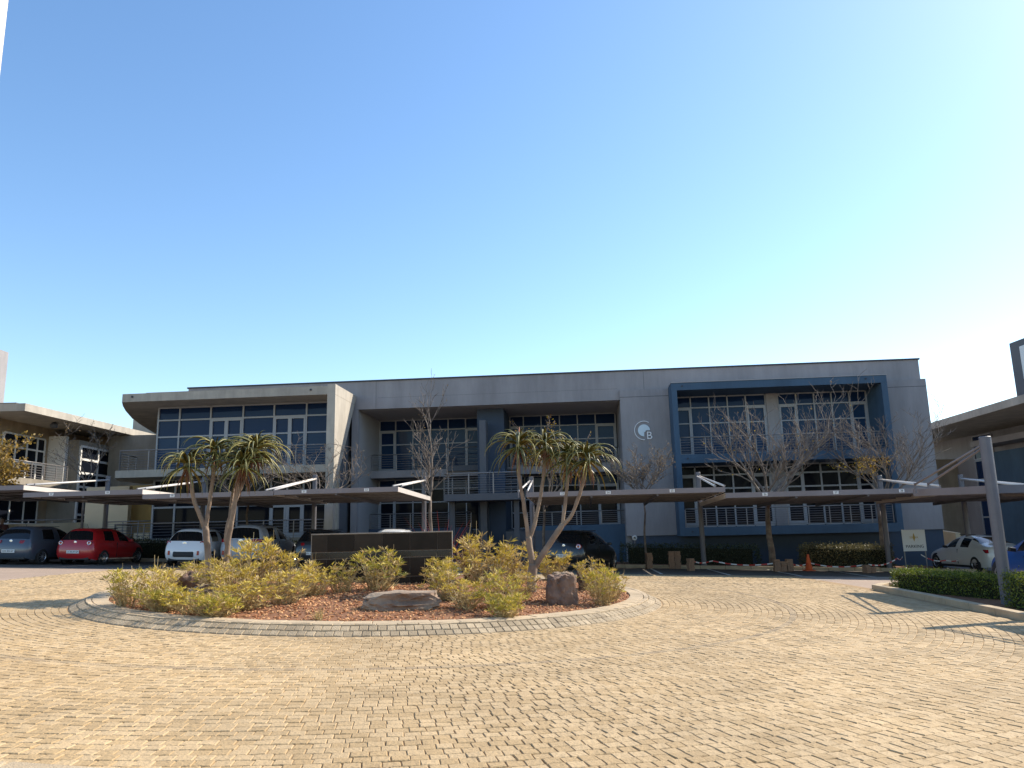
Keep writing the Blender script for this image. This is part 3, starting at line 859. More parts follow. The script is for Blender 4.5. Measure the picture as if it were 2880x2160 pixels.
MB().add([(22.4, 40, -.9), (22.65, 40, -.9), (22.65, 47.4, -.9), (22.4, 47.4, -.9), (22.4, 40, 1.0), (22.65, 40, 1.0), (22.65, 47.4, 1.65), (22.4, 47.4, 1.65)], BOXF).build('ramp_wall', M['cream'], rwg)
wh = thing('white_block', 'distant flat white building seen under the right canopy', 'building', (0, 0, 0))
wbox('wall', 38, 56, 74, 84, -2, 8.4, M['plate'], wh)
wbox('parapet', 37.9, 56.1, 73.9, 84.1, 8.402, 8.8, M['white_wall'], wh)
for i in range(4): wbox('vent', 39.2 + i * 1.3, 39.9 + i * 1.3, 73.86, 73.998, 7.3, 7.8, M['slate'], wh)
# tall white column whose edge shows at the top left
cl = thing('white_column', 'tall rough white plaster column at the top left edge', 'column', (-6.3, 7.6, 0))
MB().box(-0.5, -0.4, -0.5, 0.5, 0.4, 10.5).build('shaft', M['white_wall'], cl, bevel=0.02)
MB().box(-0.6, -0.5, -0.5, 0.6, 0.5, 0.55).build('base', M['white_wall'], cl, bevel=0.02)
# ------------------------------------------------------------------ granite sign wall on the island
sw = thing('sign_wall', 'dark granite tiled sign wall with navy band on the island', 'sign wall', (-2.9, 17.05, 0), math.radians(4))
SW, SZ0, SZ1, ST = 3.02, 0.30, 1.62, 0.5
MB().box(-SW / 2 + .004, .012, SZ0, SW / 2 - .004, ST - .012, SZ1 - .004).build('wall_core', M['grout'], sw)
def tiles(z0, z1, m, offs, x0=-SW / 2, x1=SW / 2):
    xs = [x0]; x = x0 + offs
    while x < x1 - 0.05: xs.append(x); x += 0.595
    xs.append(x1)
    for a, b in zip(xs[:-1], xs[1:]):
        MB().box(a + .004, random.uniform(0, .003), z0 + .004, b - .004, .02, z1 - .004).build('tile', m, sw, bevel=0.002)
tiles(1.245, 1.61, M['granite'], 0.325)
tiles(1.105, 1.235, M['granite_band'], 0.325)
tiles(0.70, 1.095, M['granite'], 0.325)
tiles(0.30, 0.695, M['granite'], 0.325)
for z0, z1 in ((0.30, 1.09), (1.11, 1.23), (1.25, 1.61)):
    MB().box(SW / 2 - .003, .0, z0, SW / 2 + .012, ST, z1).build('end_tile', M['wall_end'], sw, bevel=0.003)
    MB().box(-SW / 2 - .012, .0, z0, -SW / 2 + .003, ST, z1).build('end_tile', M['wall_end'], sw, bevel=0.003)
MB().box(-SW / 2 - .015, -.012, 1.615, SW / 2 + .015, ST + .01, 1.64).build('coping', M['wall_end'], sw, bevel=0.003)

# ------------------------------------------------------------------ boulders
def boulder(label, loc, size, seed, m, flat=False, rz=0.0, chop=9, cube=False):
    rnd = random.Random(seed)
    bm = bmesh.new()
    bmesh.ops.create_icosphere(bm, subdivisions=4, radius=1.0)
    planes = []
    for _ in range(chop):
        d = Vector((rnd.gauss(0, 1), rnd.gauss(0, 1), rnd.gauss(0, .7))).normalized()
        planes.append((d, rnd.uniform(.55, .85)))
    planes.append((Vector((0, 0, 1)), 0.6 if flat else .8))
    if cube: planes = [(Vector(d).normalized(), h) for d, h in (((1, .1, 0), .66), ((-1, .15, .1), .68), ((.1, 1, 0), .66), ((0, -1, .12), .62), ((.05, 0, 1), .66), ((-1, -1, 1), .86), ((1, -1, .4), .84))]
    off = Vector((rnd.uniform(0, 50), rnd.uniform(0, 50), rnd.uniform(0, 50)))
    from mathutils import noise
    for v in bm.verts:
        for d, h in planes:
            k = v.co.dot(d)
            if k > h: v.co -= d * (k - h) * .94
        n = noise.noise(v.co * 2.3 + off) * .10 + noise.noise(v.co * 6 + off) * .05 + noise.noise(v.co * 14 + off) * .03 - abs(noise.noise(v.co * 3.1 + off * 2)) * .16 - abs(noise.noise(v.co * 7.3 - off)) * .07
        v.co += v.co.normalized() * n
        v.co = Vector((v.co.x * size[0], v.co.y * size[1], v.co.z * size[2]))
    me = bpy.data.meshes.new('boulder'); bm.to_mesh(me); bm.free()
    o = link_mesh('boulder', me, m, None, (loc[0], loc[1], soil_z(*loc) + size[2] * .45), (0, 0, rz))
    return setm(o, label, 'boulder')
boulder('long flat topped boulder in the gravel before the sign wall', (-1.88, 13.15), (0.88, 0.50, 0.235), 4, M['rock_grey'], True, 0.1, 9, True)
boulder('squarish upright dark brown boulder right of the forked aloe', (0.80, 14.25), (0.40, 0.38, 0.44), 9, M['rock'], False, 0.15, 12, True)
boulder('pointed reddish boulder behind the squarish one at the island right', (1.55, 17.2), (0.30, 0.3, 0.36), 13, M['rock'], False, 1.0)
boulder('small tan boulder peeking above the squarish boulder', (0.98, 17.0), (0.32, 0.26, 0.34), 17, M['rock_grey'], True, 0.3)
boulder('reddish fractured boulder among shrubs at the island left', (-6.45, 15.55), (0.28, 0.26, 0.32), 21, M['rock'], False, 0.2, 11)
boulder('low pale slab of rock beside the reddish left boulder', (-5.85, 14.95), (0.42, 0.26, 0.16), 25, M['rock_grey'], True)

# ------------------------------------------------------------------ tree aloes
def aloe_leaf_mesh(L, el0, droop, w, seed):
    rnd = random.Random(seed)
    vs, fs = [], []
    N = 9; p = Vector((0, 0, 0)); el = el0; side = rnd.uniform(-.12, .12); az = 0.0
    for i in range(N + 1):
        t = i / N
        d = Vector((math.cos(el) * math.cos(az), math.cos(el) * math.sin(az), math.sin(el)))
        n_ = Vector((-math.sin(az), math.cos(az), 0)); u_ = d.cross(n_) * -1
        ww = w * (1 - t ** 1.6) * (0.75 + .5 * min(t * 5, 1) * .5) + .0015
        vs += [tuple(p - n_ * ww + u_ * ww * .45), tuple(p - u_ * ww * .25), tuple(p + n_ * ww + u_ * ww * .45), tuple(p - u_ * (ww * .25 + .012 * (1 - t) + .001))]
        p = p + d * (L / N); el -= droop / N * (0.5 + 1.1 * t); az += side / N
    for i in range(N):
        a = i * 4
        for k in range(4):
            kk = (k + 1) % 4
            order = [0, 1, 2, 3]
            fs.append((a + order[k], a + order[kk], a + 4 + order[kk], a + 4 + order[k]))
    return fixn(mesh_from(vs, fs, 'leaf', True))
R_ = math.radians
LEAVES = {'up': [aloe_leaf_mesh(.46, R_(66), R_(95), .026, s) for s in (1, 2)],
          'mid': [aloe_leaf_mesh(.76, R_(48), R_(150), .032, s) for s in (3, 4, 5)],
          'low': [aloe_leaf_mesh(.88, R_(24), R_(128), .032, s) for s in (6, 7, 8)],
          'hang': [aloe_leaf_mesh(.80, R_(-15), R_(80), .029, s) for s in (9, 10)],
          'dry': [aloe_leaf_mesh(.50, R_(-60), R_(35), .018, s) for s in (11, 12)]}
def rosette(parent, tip, seed, s=1.0, flower=False):
    rnd = random.Random(seed)
    core = MB().lathe([(0.0, -.16), (.05, -.12), (.055, 0), (.035, .08), (0, .11)], 10).build('rosette', M['aloe_leaf'], parent, smooth=True, loc=tip)
    plan = [('up', 5), ('mid', 17), ('low', 20), ('hang', 16), ('dry', 8)]
    a = rnd.uniform(0, 6)
    for kind, n in plan:
        for i in range(n):
            a += 2.39996 + rnd.uniform(-.25, .25)
            me = rnd.choice(LEAVES[kind])
            z = {'up': .05, 'mid': .02, 'low': -.02, 'hang': -.07, 'dry': -.12}[kind]
            k = s * rnd.uniform(.75, 1.2)
            link_mesh('leaf' if kind != 'dry' else 'dead_leaf', me, M['aloe_leaf'] if kind != 'dry' else M['aloe_dry'], core,
                      (0, 0, z), (rnd.uniform(-.12, .12), rnd.uniform(-.12, .12), a), (k, k, k))
    if flower:
        f = MB().tube([(0, 0, .05), (.02, .01, .22), (.03, 0, .34)], [.008, .018, .006], 6).build('flower_spike', M['aloe_flower'], core, smooth=True)
def smooth_path(pts, n=4):
    out = []
    P_ = [Vector(p) for p in pts]
    for i in range(len(P_) - 1):
        p0, p1, p2, p3 = P_[max(i - 1, 0)], P_[i], P_[i + 1], P_[min(i + 2, len(P_) - 1)]
        for k in range(n):
            t = k / n
            out.append(0.5 * ((2 * p1) + (p2 - p0) * t + (2 * p0 - 5 * p1 + 4 * p2 - p3) * t * t + (3 * p1 - p0 - 3 * p2 + p3) * t ** 3))
    out.append(P_[-1]); return out
def limb(mb, pts, r0, r1, seed=0):
    sp = smooth_path(pts); n = len(sp); rnd = random.Random(seed)
    sp = [p + Vector((rnd.uniform(-.006, .006), rnd.uniform(-.006, .006), 0)) for p in sp]
    mb.tube(sp, [r0 + (r1 - r0) * (i / (n - 1)) ** .8 + rnd.uniform(-.003, .003) for i in range(n)], 10)
def dep(pts, y, dy=0.0):
    n = len(pts) - 1
    return [(x, y + dy * i / max(n, 1), z) for i, (x, z) in enumerate(pts)]
al = thing('tree_aloe', 'tree aloe with several leaning trunks left of the sign wall', 'tree aloe', (0, 0, 0))
mb = MB()
limb(mb, dep([(-6.14, .40), (-6.18, .9), (-6.23, 1.31), (-6.31, 1.84)], 15.9), 0.077, 0.061, 1)
limb(mb, dep([(-6.31, 1.78), (-6.45, 2.13), (-6.56, 2.42), (-6.6, 2.78), (-6.69, 3.09)], 15.9, -.15), 0.046, 0.036, 2)
limb(mb, dep([(-6.31, 1.78), (-6.27, 2.2), (-6.25, 2.56), (-6.22, 2.92), (-6.23, 3.39)], 15.9, .1), 0.046, 0.036, 3)
mb.build('trunk', M['aloe_bark'], al, smooth=True)
mb = MB()
limb(mb, dep([(-5.9, .40), (-5.9, .9), (-5.89, 1.41), (-5.82, 1.9), (-5.74, 2.4), (-5.7, 2.76), (-5.6, 3.08)], 16.1, -.2), 0.071, 0.036, 4)
limb(mb, dep([(-5.89, 1.2), (-6.0, 1.7), (-5.91, 2.24), (-5.72, 2.91), (-5.62, 3.46)], 16.12, .45), 0.046, 0.032, 5)
limb(mb, dep([(-5.74, 2.4), (-5.54, 2.91), (-5.41, 3.42)], 15.98, .1), 0.034, 0.031, 6)
limb(mb, dep([(-5.97, 1.84), (-5.99, 2.41), (-5.9, 3.28)], 16.3, .3), 0.034, 0.031, 7)
mb.build('trunk', M['aloe_bark'], al, smooth=True)
for i, t in enumerate([(-6.69, 15.75, 3.12), (-6.23, 16.0, 3.42), (-5.6, 15.9, 3.10), (-5.62, 16.57, 3.46), (-5.41, 16.08, 3.44), (-5.9, 16.6, 3.30)]):
    rosette(al, t, 30 + i, (.98, .95, 1.05, .95, 1.0, .8)[i])
ar = thing('tree_aloe', 'forked tree aloe with four drooping heads right of the sign wall', 'tree aloe', (0, 0, 0))
mb = MB()
limb(mb, dep([(.28, .25), (.30, .5), (.31, .71), (.35, .95)], 15.8), 0.102, 0.090, 8)
limb(mb, dep([(.34, .86), (.29, 1.2), (.26, 1.48)], 15.8), 0.062, 0.061, 9)
limb(mb, dep([(.26, 1.42), (.21, 1.9), (.14, 2.4), (.09, 2.83), (.10, 3.33)], 15.8, -.1), 0.046, 0.032, 10)
limb(mb, dep([(.26, 1.42), (.39, 1.72), (.51, 2.22), (.62, 2.77), (.66, 3.32)], 15.8, .15), 0.043, 0.032, 11)
limb(mb, dep([(.36, .86), (.52, 1.11), (.73, 1.39), (.96, 1.72)], 15.8), 0.062, 0.058, 12)
limb(mb, dep([(.95, 1.68), (1.02, 2.1), (1.10, 2.64), (1.14, 3.06)], 15.8, .1), 0.037, 0.031, 13)
limb(mb, dep([(.95, 1.68), (1.16, 1.92), (1.36, 2.42), (1.44, 2.69), (1.50, 3.02)], 15.8, -.1), 0.040, 0.031, 14)
mb.build('trunk', M['aloe_bark'], ar, smooth=True)
for i, t in enumerate([(.10, 15.7, 3.36), (.66, 15.95, 3.35), (1.14, 15.9, 3.09), (1.50, 15.7, 3.06)]):
    rosette(ar, t, 50 + i, 1.0, flower=(i == 0))

# ------------------------------------------------------------------ shrubs
def shrub_meshes(seed, h, r, ns):
    rnd = random.Random(seed)
    st, lf, dr = MB(), MB(), MB()
    def tuft(mb, p, d, n, L):
        for _ in range(n):
            a = rnd.uniform(0, 2 * PI)
            x = Vector((math.cos(a), math.sin(a), rnd.uniform(-.15, .85)))
            e = (x + d * rnd.uniform(.2, .9)).normalized()
            l = L * rnd.uniform(.6, 1.15); w = l * rnd.uniform(.06, .09)
            s_ = e.cross(Vector((rnd.uniform(-1, 1), rnd.uniform(-1, 1), .3))).normalized() * w
            mb.add([p, p + e * l * .45 - s_, p + e * l + Vector((0, 0, -.012)), p + e * l * .45 + s_], [(0, 1, 2, 3)])
    for i in range(ns):
        a = rnd.uniform(0, 2 * PI); q = math.sqrt(rnd.random())
        b = Vector((math.cos(a) * q * r * .35, math.sin(a) * q * r * .35, -.02))
        top = Vector((math.cos(a) * r * q * rnd.uniform(.75, 1.1), math.sin(a) * r * q * rnd.uniform(.75, 1.1), h * rnd.uniform(.38, 1.12) * (1 - .22 * q * q)))
        mid = b.lerp(top, .5) + Vector((rnd.uniform(-.06, .06), rnd.uniform(-.06, .06), rnd.uniform(-.02, .06)))
        st.tube([b, mid, top], [.009, .0065, .0045], 3, cap=False)
        d = (top - mid).normalized()
        tall = rnd.random() < .10
        if tall:
            tp = top + Vector((rnd.uniform(-.03, .03), rnd.uniform(-.03, .03), rnd.uniform(.1, .3)))
            st.tube([top, tp], [.0045, .004], 3, cap=False)
        tgt = dr if rnd.random() < .30 else lf
        tuft(tgt, top, d, rnd.randint(7, 10), .14)
        for k in range(rnd.randint(1, 3)):
            t = rnd.uniform(.25, .95)
            p = mid.lerp(top, t) if t > .5 else b.lerp(mid, t * 2)
            e = p + Vector((rnd.uniform(-1, 1), rnd.uniform(-1, 1), rnd.uniform(.3, 1.0))) * rnd.uniform(.05, .13)
            st.tube([p, e], [.005, .004], 3, cap=False)
            tuft(dr if t < .45 or rnd.random() < .25 else lf, e, (e - p).normalized(), rnd.randint(5, 8), .13)
        for k in range(3):   # straw left at the foot
            p = b.lerp(top, rnd.uniform(.05, .6)) + Vector((rnd.uniform(-.05, .05), rnd.uniform(-.05, .05), 0))
            tuft(dr, p, Vector((0, 0, .6)), 2, .15)
    return st.mesh('stems'), lf.mesh('leaves'), dr.mesh('dry_leaves')
SHRUB = [shrub_meshes(100 + i, 0.62, 0.55, n) for i, n in enumerate((38, 44, 33, 40))]
SHRUB_LOW = [shrub_meshes(140, 0.34, 0.5, 60)]
shrubs = [
 (-6.55, 13.35, .51, .42, 1, 'leftmost greenish shrub hanging over the island kerb'),
 (-6.0, 13.15, .60, .45, 0, 'shrub with tall straw stems, second from the island left end'),
 (-5.02, 12.45, .40, .50, 0, 'low yellow shrub spilling towards the left front kerb'),
 (-4.97, 13.81, .54, .56, 0, 'dense yellow shrub in the middle of the island left half'),
 (-5.05, 15.2, .80, .70, 0, 'largest golden shrub at the foot of the left aloe'),
 (-5.8, 15.3, .60, .52, 0, 'shrub hiding the base of the left aloe trunks'),
 (-4.34, 15.28, .60, .57, 0, 'golden shrub touching the left end of the sign wall'),
 (-4.34, 12.75, .36, .50, 0, 'straw coloured low shrub near the front left gravel'),
 (-3.89, 13.31, .44, .50, 0, 'yellow shrub in front of the sign wall left corner'),
 (-3.72, 14.47, .50, .44, 0, 'shrub between the low front shrubs and the sign wall'),
 (-3.32, 15.01, .55, .40, 1, 'sparse green shrub before the left tiles of the sign wall'),
 (-2.7, 15.3, .66, .66, 1, 'bright green yellow shrub in front of the sign wall centre'),
 (-1.55, 16.0, .56, .46, 0, 'shrub by the right end of the sign wall'),
 (-0.75, 17.6, .95, .80, 0, 'tallest yellow shrub mass right behind the sign wall end'),
 (-0.05, 17.6, .86, .62, 0, 'tall shrub directly left of the forked aloe trunk'),
 (-1.2, 14.1, .54, .52, 0, 'shrub right of the flat topped boulder'),
 (-0.83, 13.0, .46, .47, 0, 'front shrub between the flat boulder and the forked aloe'),
 (-0.30, 13.2, .55, .44, 1, 'green tipped shrub at the front below the forked aloe'),
 (0.04, 14.5, .46, .36, 0, 'small shrub at the forked aloe root'),
 (0.93, 19.2, .58, .50, 0, 'shrub behind the squarish boulder near the black car'),
 (1.55, 14.3, .54, .38, 1, 'green shrub at the right edge of the island'),
 (1.75, 15.0, .46, .34, 1, 'rightmost small shrub on the island edge'),
 (1.65, 16.8, .62, .45, 0, 'loose shrub behind the right hand boulders'),
 (-6.75, 15.3, .45, .36, 0, 'thin shrub behind the reddish left boulder'),
 (-6.7, 16.5, .50, .34, 1, 'isolated spiky sprig left of the left aloe'),
 (-4.6, 12.1, .30, .42, 2, 'green ground hugging tuft on the front left gravel'),
 (-0.15, 12.45, .30, .34, 2, 'dry ground hugging tuft on the front right gravel'),
 (-5.65, 12.75, .30, .40, 2, 'green tuft lying along the left kerb slabs'),
]
random.seed(5)
for i, (x, y, h, r_, kind, lab) in enumerate(shrubs):
    t = thing('shrub', lab, 'shrub', (x, y, soil_z(x, y)), random.uniform(0, 6.3), 'shrubs on the traffic island')
    st, lf, dr = SHRUB_LOW[0] if kind == 2 else SHRUB[i % len(SHRUB)]
    bh, br = (.34, .5) if kind == 2 else (.62, .55)
    sc = (r_ / br * random.uniform(.9, 1.1), r_ / br * random.uniform(.9, 1.1), h / bh * random.uniform(.9, 1.12))
    link_mesh('stems', st, M['stem'], t, scale=sc)
    link_mesh('leaves', lf, M['sh_leaf_g'] if kind else M['sh_leaf'], t, scale=sc)
    link_mesh('dry_leaves', dr, M['sh_dry'], t, scale=sc)
# dry grass tuft
def tuft_thing(name, label, cat, loc, n, L, spread, m, w=.006, droop=.5, seed=1):
    rnd = random.Random(seed); mb = MB()
    for _ in range(n):
        a = rnd.uniform(0, 6.3); e = rnd.uniform(R_(90 - spread), R_(88)); l = L * rnd.uniform(.6, 1.1)
        p = Vector((rnd.uniform(-.05, .05), rnd.uniform(-.05, .05), -.01)); s_ = Vector((-math.sin(a), math.cos(a), 0))
        pts = []
        for k in range(5):
            t = k / 4; ww = w * (1 - t * .9)
            pts += [tuple(p - s_ * ww), tuple(p + s_ * ww)]
            p = p + Vector((math.cos(a) * math.cos(e), math.sin(a) * math.cos(e), math.sin(e))) * l / 4; e -= droop * t
        mb.add(pts, [(2 * k, 2 * k + 1, 2 * k + 3, 2 * k + 2) for k in range(4)])
    t = thing(name, label, cat, loc)
    mb.build('blades', m, t)
    MB().lathe([(.0, .05), (.04, .03), (.055, -.02), (0, -.02)], 8).build('crown', M['stem'], t)
    return t
tuft_thing('dry_tuft', 'small withered grass tuft on the front gravel', 'grass tuft', (-2.95, 11.85, soil_z(-2.95, 11.85)), 90, .22, 60, M['sh_dry'], .004, .6, 3)
tuft_thing('red_spiky_plant', 'red spiky leaved plant rising behind the sign wall right end', 'plant', (-1.75, 18.3, soil_z(-1.75, 18.3)), 26, 1.55, 34, M['corten'], .024, .25, 8)
tuft_thing('withered_aloe', 'withered reddish plant just right of the sign wall end', 'plant', (-1.12, 18.1, soil_z(-1.12, 18.1)), 60, 1.15, 30, M['aloe_dry'], .016, .9, 9)

# ------------------------------------------------------------------ bare trees behind the carports
def bare_tree(name, label, base, ztop, zcrown, xw, seed, nprim=6, up=0.55, leaves=0, leafm='leaf_b', trunk_r=.07, depth=3, dens=5, lean=0.0, group='trees along the building', leafzone=None, lsize=.06, column=False):
    rnd = random.Random(seed)
    x, y = base; z0 = gz(x, y) - .05
    t = thing(name, label, 'tree', (x, y, z0), 0, group)
    H = ztop - z0; hc = zcrown - z0
    br = []; tips = []
    def grow(p, d, L, r, lev):
        n = 5 if lev < 2 else 4
        pts = [p.copy()]; rs = [r]
        for i in range(n):
            d = (d + Vector((rnd.gauss(0, .14), rnd.gauss(0, .14), rnd.gauss(0.0, .08) + (.05 if up > .4 else .0)))).normalized()
            p = p + d * (L / n); pts.append(p.copy()); rs.append(r * (1 - .75 * (i + 1) / n) + .004)
            if lev < depth and i >= (1 if lev else 1):
                k = dens if lev == 0 else max(2, dens - 2)
                for _ in range(rnd.randint(max(1, k - 4), max(1, k - 3))):
                    a = rnd.uniform(0, 2 * PI); o = Vector((math.cos(a), math.sin(a), rnd.uniform(-.2, .9))).normalized()
                    nd = (d * .75 + o * rnd.uniform(.45, .95)).normalized()
                    grow(p.copy(), nd, L * rnd.uniform(.30, .58), max(.0045, r * .42 * (1 - .5 * i / n)), lev + 1)
        br.append((pts, rs)); tips.extend(pts[-3:])
    wig = [Vector((rnd.uniform(-.04, .04) + lean * k / 4, rnd.uniform(-.05, .05), hc * k / 4)) for k in range(5)]; wig[0] = Vector((0, 0, 0))
    cw = xw[1] - xw[0]
    if column:
        grow(wig[-1], Vector((0.05, 0, 1)), (H - hc), trunk_r * .7, 0)
        for i in range(nprim):
            hz = rnd.uniform(0, .45); a = rnd.uniform(0, 6.3)
            grow(wig[-1] + Vector((0, 0, (H - hc) * hz)), Vector((math.cos(a) * .6, math.sin(a) * .6, .8)).normalized(), (H - hc) * rnd.uniform(.3, .5), trunk_r * .35, 1)
    else:
        for i in range(nprim):
            a = 2 * PI * i / nprim + rnd.uniform(-.4, .4); s_ = rnd.uniform(.35, 1.0)
            d = Vector((math.cos(a) * s_ * (1.2 - up), math.sin(a) * s_ * (1.2 - up), up + rnd.uniform(-.1, .2))).normalized()
            grow(wig[-1] - Vector((0, 0, rnd.uniform(0, .25) * 1.0)), d, (H - hc) * rnd.uniform(.6, .9), trunk_r * .5, 0)
    # fit the crown to its measured spread
    allp = [p for pts, _ in br for p in pts]
    xs = sorted(p.x for p in allp); zs = sorted(p.z for p in allp); ys = sorted(p.y for p in allp)
    q = lambda s_, f: s_[int(f * (len(s_) - 1))]
    ax0, ax1 = q(xs, .01), q(xs, .99); zt = q(zs, .998); zb = q(zs, .002)
    kx = cw / (ax1 - ax0); kz = (H - hc) / (zt - hc); ky = min(kx, cw / max(.1, q(ys, .99) - q(ys, .01)))
    cx_ = (xw[0] + xw[1]) / 2 - x
    def fit(p):
        if p.z <= hc:
            f = 1.0; zz = p.z
        else:
            zz = hc + (p.z - hc) * kz
        g_ = min(1.0, max(0.0, (p.z - hc * .8) / (.25 * (H - hc) + .2 * hc)))
        return Vector((wig[-1].x + (p.x - wig[-1].x) * kx + (cx_ - (ax0 + ax1) / 2 * kx - wig[-1].x * (1 - kx)) * g_, p.y * ky, zz))
    tr = MB(); tr.tube(wig, [trunk_r * (1.15 - .45 * k / 4) for k in range(5)], 10)
    tr.build('trunk', M['bark'], t, smooth=True)
    cb = MB()
    for pts, rs in br: cb.tube([fit(p) for p in pts], rs, 4 if rs[0] < .02 else 6, cap=False)
    cb.build('crown', M['bark'], t)
    if leaves:
        lm = MB(); tp = [fit(p) for p in tips]
        if leafzone: tp = [p for p in tp if leafzone(p.x + x, p.z + z0)] or tp
        for _ in range(leaves):
            p = rnd.choice(tp) + Vector((rnd.gauss(0, .05), rnd.gauss(0, .05), rnd.gauss(-.02, .05)))
            a = Vector((rnd.gauss(0, 1), rnd.gauss(0, 1), rnd.gauss(-.4, .8))).normalized(); b = a.cross(Vector((rnd.gauss(0, 1), rnd.gauss(0, 1), rnd.gauss(0, 1)))).normalized()
            s_ = lsize * rnd.uniform(.6, 1.25)
            lm.add([p, p + a * s_ * .5 + b * s_ * .32, p + a * s_, p + a * s_ * .5 - b * s_ * .32], [(0, 1, 2, 3)])
        lm.build('leaves', M[leafm], t)
    return t
bare_tree('bare_tree', 'tall slender bare tree rising past the roofline in the middle', (-3.56, 33.0), 8.3, 3.0, (-4.5, -2.3), 3, nprim=11, up=.8, trunk_r=.085, depth=3, dens=6, column=True, leaves=120)
bare_tree('bare_tree', 'bare twiggy tree directly behind the left aloe', (-11.5, 33.5), 5.4, 3.2, (-13.4, -10.1), 5, nprim=6, up=.45, trunk_r=.06, leaves=150)
bare_tree('bare_tree', 'bare spreading tree in front of the tapered concrete fin', (-8.67, 33.5), 5.75, 3.1, (-10.7, -6.3), 6, nprim=7, up=.42, trunk_r=.06, leaves=260)
bare_tree('autumn_tree', 'autumn tree with yellow leaves behind the forked aloe', (1.2, 32.8), 6.45, 2.8, (.1, 3.0), 8, nprim=6, up=.75, trunk_r=.065, leaves=1500, leafm='leaf_y')
bare_tree('small_tree', 'small rounded brown leaved tree below the wall logo', (5.47, 33.0), 5.15, 2.95, (4.05, 6.75), 9, nprim=9, up=.55, trunk_r=.045, dens=6, leaves=900, leafm='leaf_b')
bare_tree('bare_tree', 'large spreading bare tree in front of the blue framed bay', (10.37, 32.0), 7.45, 2.5, (8.1, 13.9), 12, nprim=7, up=.55, trunk_r=.13, dens=6, leaves=160, leafm='leaf_y')
bare_tree('autumn_tree', 'bare tree with yellow lower leaves at the building right corner', (15.0, 32.2), 6.6, 2.4, (12.9, 17.8), 14, nprim=8, up=.55, trunk_r=.09, dens=6, leaves=900, leafm='leaf_y', leafzone=lambda X, Z: Z < 4.3 and X < 15.6)
bare_tree('golden_tree', 'bushy golden leaved tree at the left edge', (-21.5, 32.0), 6.6, 3.2, (-23.8, -20.5), 15, nprim=10, up=.6, trunk_r=.08, dens=6, leaves=9000, leafm='leaf_gold', lsize=.13)
bare_tree('bare_tree', 'sparse bare tree against the left wing window', (-20.0, 36.0), 7.25, 4.3, (-21.9, -18.6), 16, nprim=5, up=.6, trunk_r=.06, dens=4, leaves=260, leafm='leaf_b')

# ------------------------------------------------------------------ hedges
def hedge(name, label, poly, h, m, n, seed, leaf=.035, rough=.04, group=None):
    """clipped hedge: a core with leaves all over its top and sides"""
    rnd = random.Random(seed)
    t = thing(name, label, 'hedge', (0, 0, 0), 0, group)
    A, B_, C_, D = [Vector((p[0], p[1])) for p in poly]
    def pos(u, v, w): 
        p = A.lerp(B_, u).lerp(D.lerp(C_, u), v)
        return Vector((p.x, p.y, gz(p.x, p.y) + h * w))
    i = .05
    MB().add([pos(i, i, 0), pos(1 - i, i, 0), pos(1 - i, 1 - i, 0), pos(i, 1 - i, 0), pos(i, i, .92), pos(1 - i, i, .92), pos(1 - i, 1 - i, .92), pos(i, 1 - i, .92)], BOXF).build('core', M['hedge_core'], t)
    lm = MB()
    Lu, Lv = (B_ - A).length, (D - A).length
    areas = [Lu * Lv, Lu * h, Lu * h, Lv * h, Lv * h]; tot = sum(areas)
    for _ in range(n):
        q = rnd.uniform(0, tot); k = 0
        while q > areas[k]: q -= areas[k]; k += 1
        a, b = rnd.random(), rnd.random()
        p, nm = [(lambda: (pos(a, b, 1), Vector((0, 0, 1)))), (lambda: (pos(a, 0, b), Vector((0, -1, .2)))), (lambda: (pos(a, 1, b), Vector((0, 1, .2)))),
                 (lambda: (pos(0, a, b), Vector((-1, 0, .2)))), (lambda: (pos(1, a, b), Vector((1, 0, .2))))][k]()
        p = p + Vector((rnd.gauss(0, rough * .6), rnd.gauss(0, rough * .6), rnd.gauss(0, rough)))
        d = (nm + Vector((rnd.gauss(0, .8), rnd.gauss(0, .8), rnd.gauss(.3, .6)))).normalized()
        if k == 0 and rnd.random() < .04: p.z += rnd.uniform(.03, .12)
        s_ = d.cross(Vector((rnd.gauss(0, 1), rnd.gauss(0, 1), rnd.gauss(0, 1)))).normalized(); l = leaf * rnd.uniform(.6, 1.4)
        lm.add([p, p + d * l * .5 + s_ * l * .35, p + d * l, p + d * l * .5 - s_ * l * .35], [(0, 1, 2, 3)])
    lm.build('foliage', m, t)
    return t
hedge('hedge', 'long clipped green hedge beside the right kerb', [(9.25, 19.55), (10.35, 17.15), (11.1, 17.5), (10.0, 20.0)], .46, M['hedge'], 14000, 1)
hedge('hedge', 'nearer clipped hedge with sunny top at the right edge', [(9.62, 15.75), (9.45, 14.0), (11.6, 13.9), (11.8, 15.95)], .64, M['hedge'], 16000, 2)
hedge('hedge', 'scruffy sunlit hedge behind the traffic cone', [bw(-7.2, 4.4), bw(-3.8, 4.4), bw(-3.8, 3.4), bw(-7.2, 3.4)], .85, M['hedge_dry'], 9000, 3, .06, .07)
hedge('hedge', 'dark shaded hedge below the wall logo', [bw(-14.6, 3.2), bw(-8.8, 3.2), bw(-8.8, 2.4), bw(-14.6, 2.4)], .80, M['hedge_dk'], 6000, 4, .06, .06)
hedge('hedge', 'dark shaded hedge in front of the concrete tower terrace', [bw(-36.5, 5.2), bw(-28.4, 5.2), bw(-28.4, 4.4), bw(-36.5, 4.4)], .80, M['hedge_dk'], 7000, 5, .06, .06)
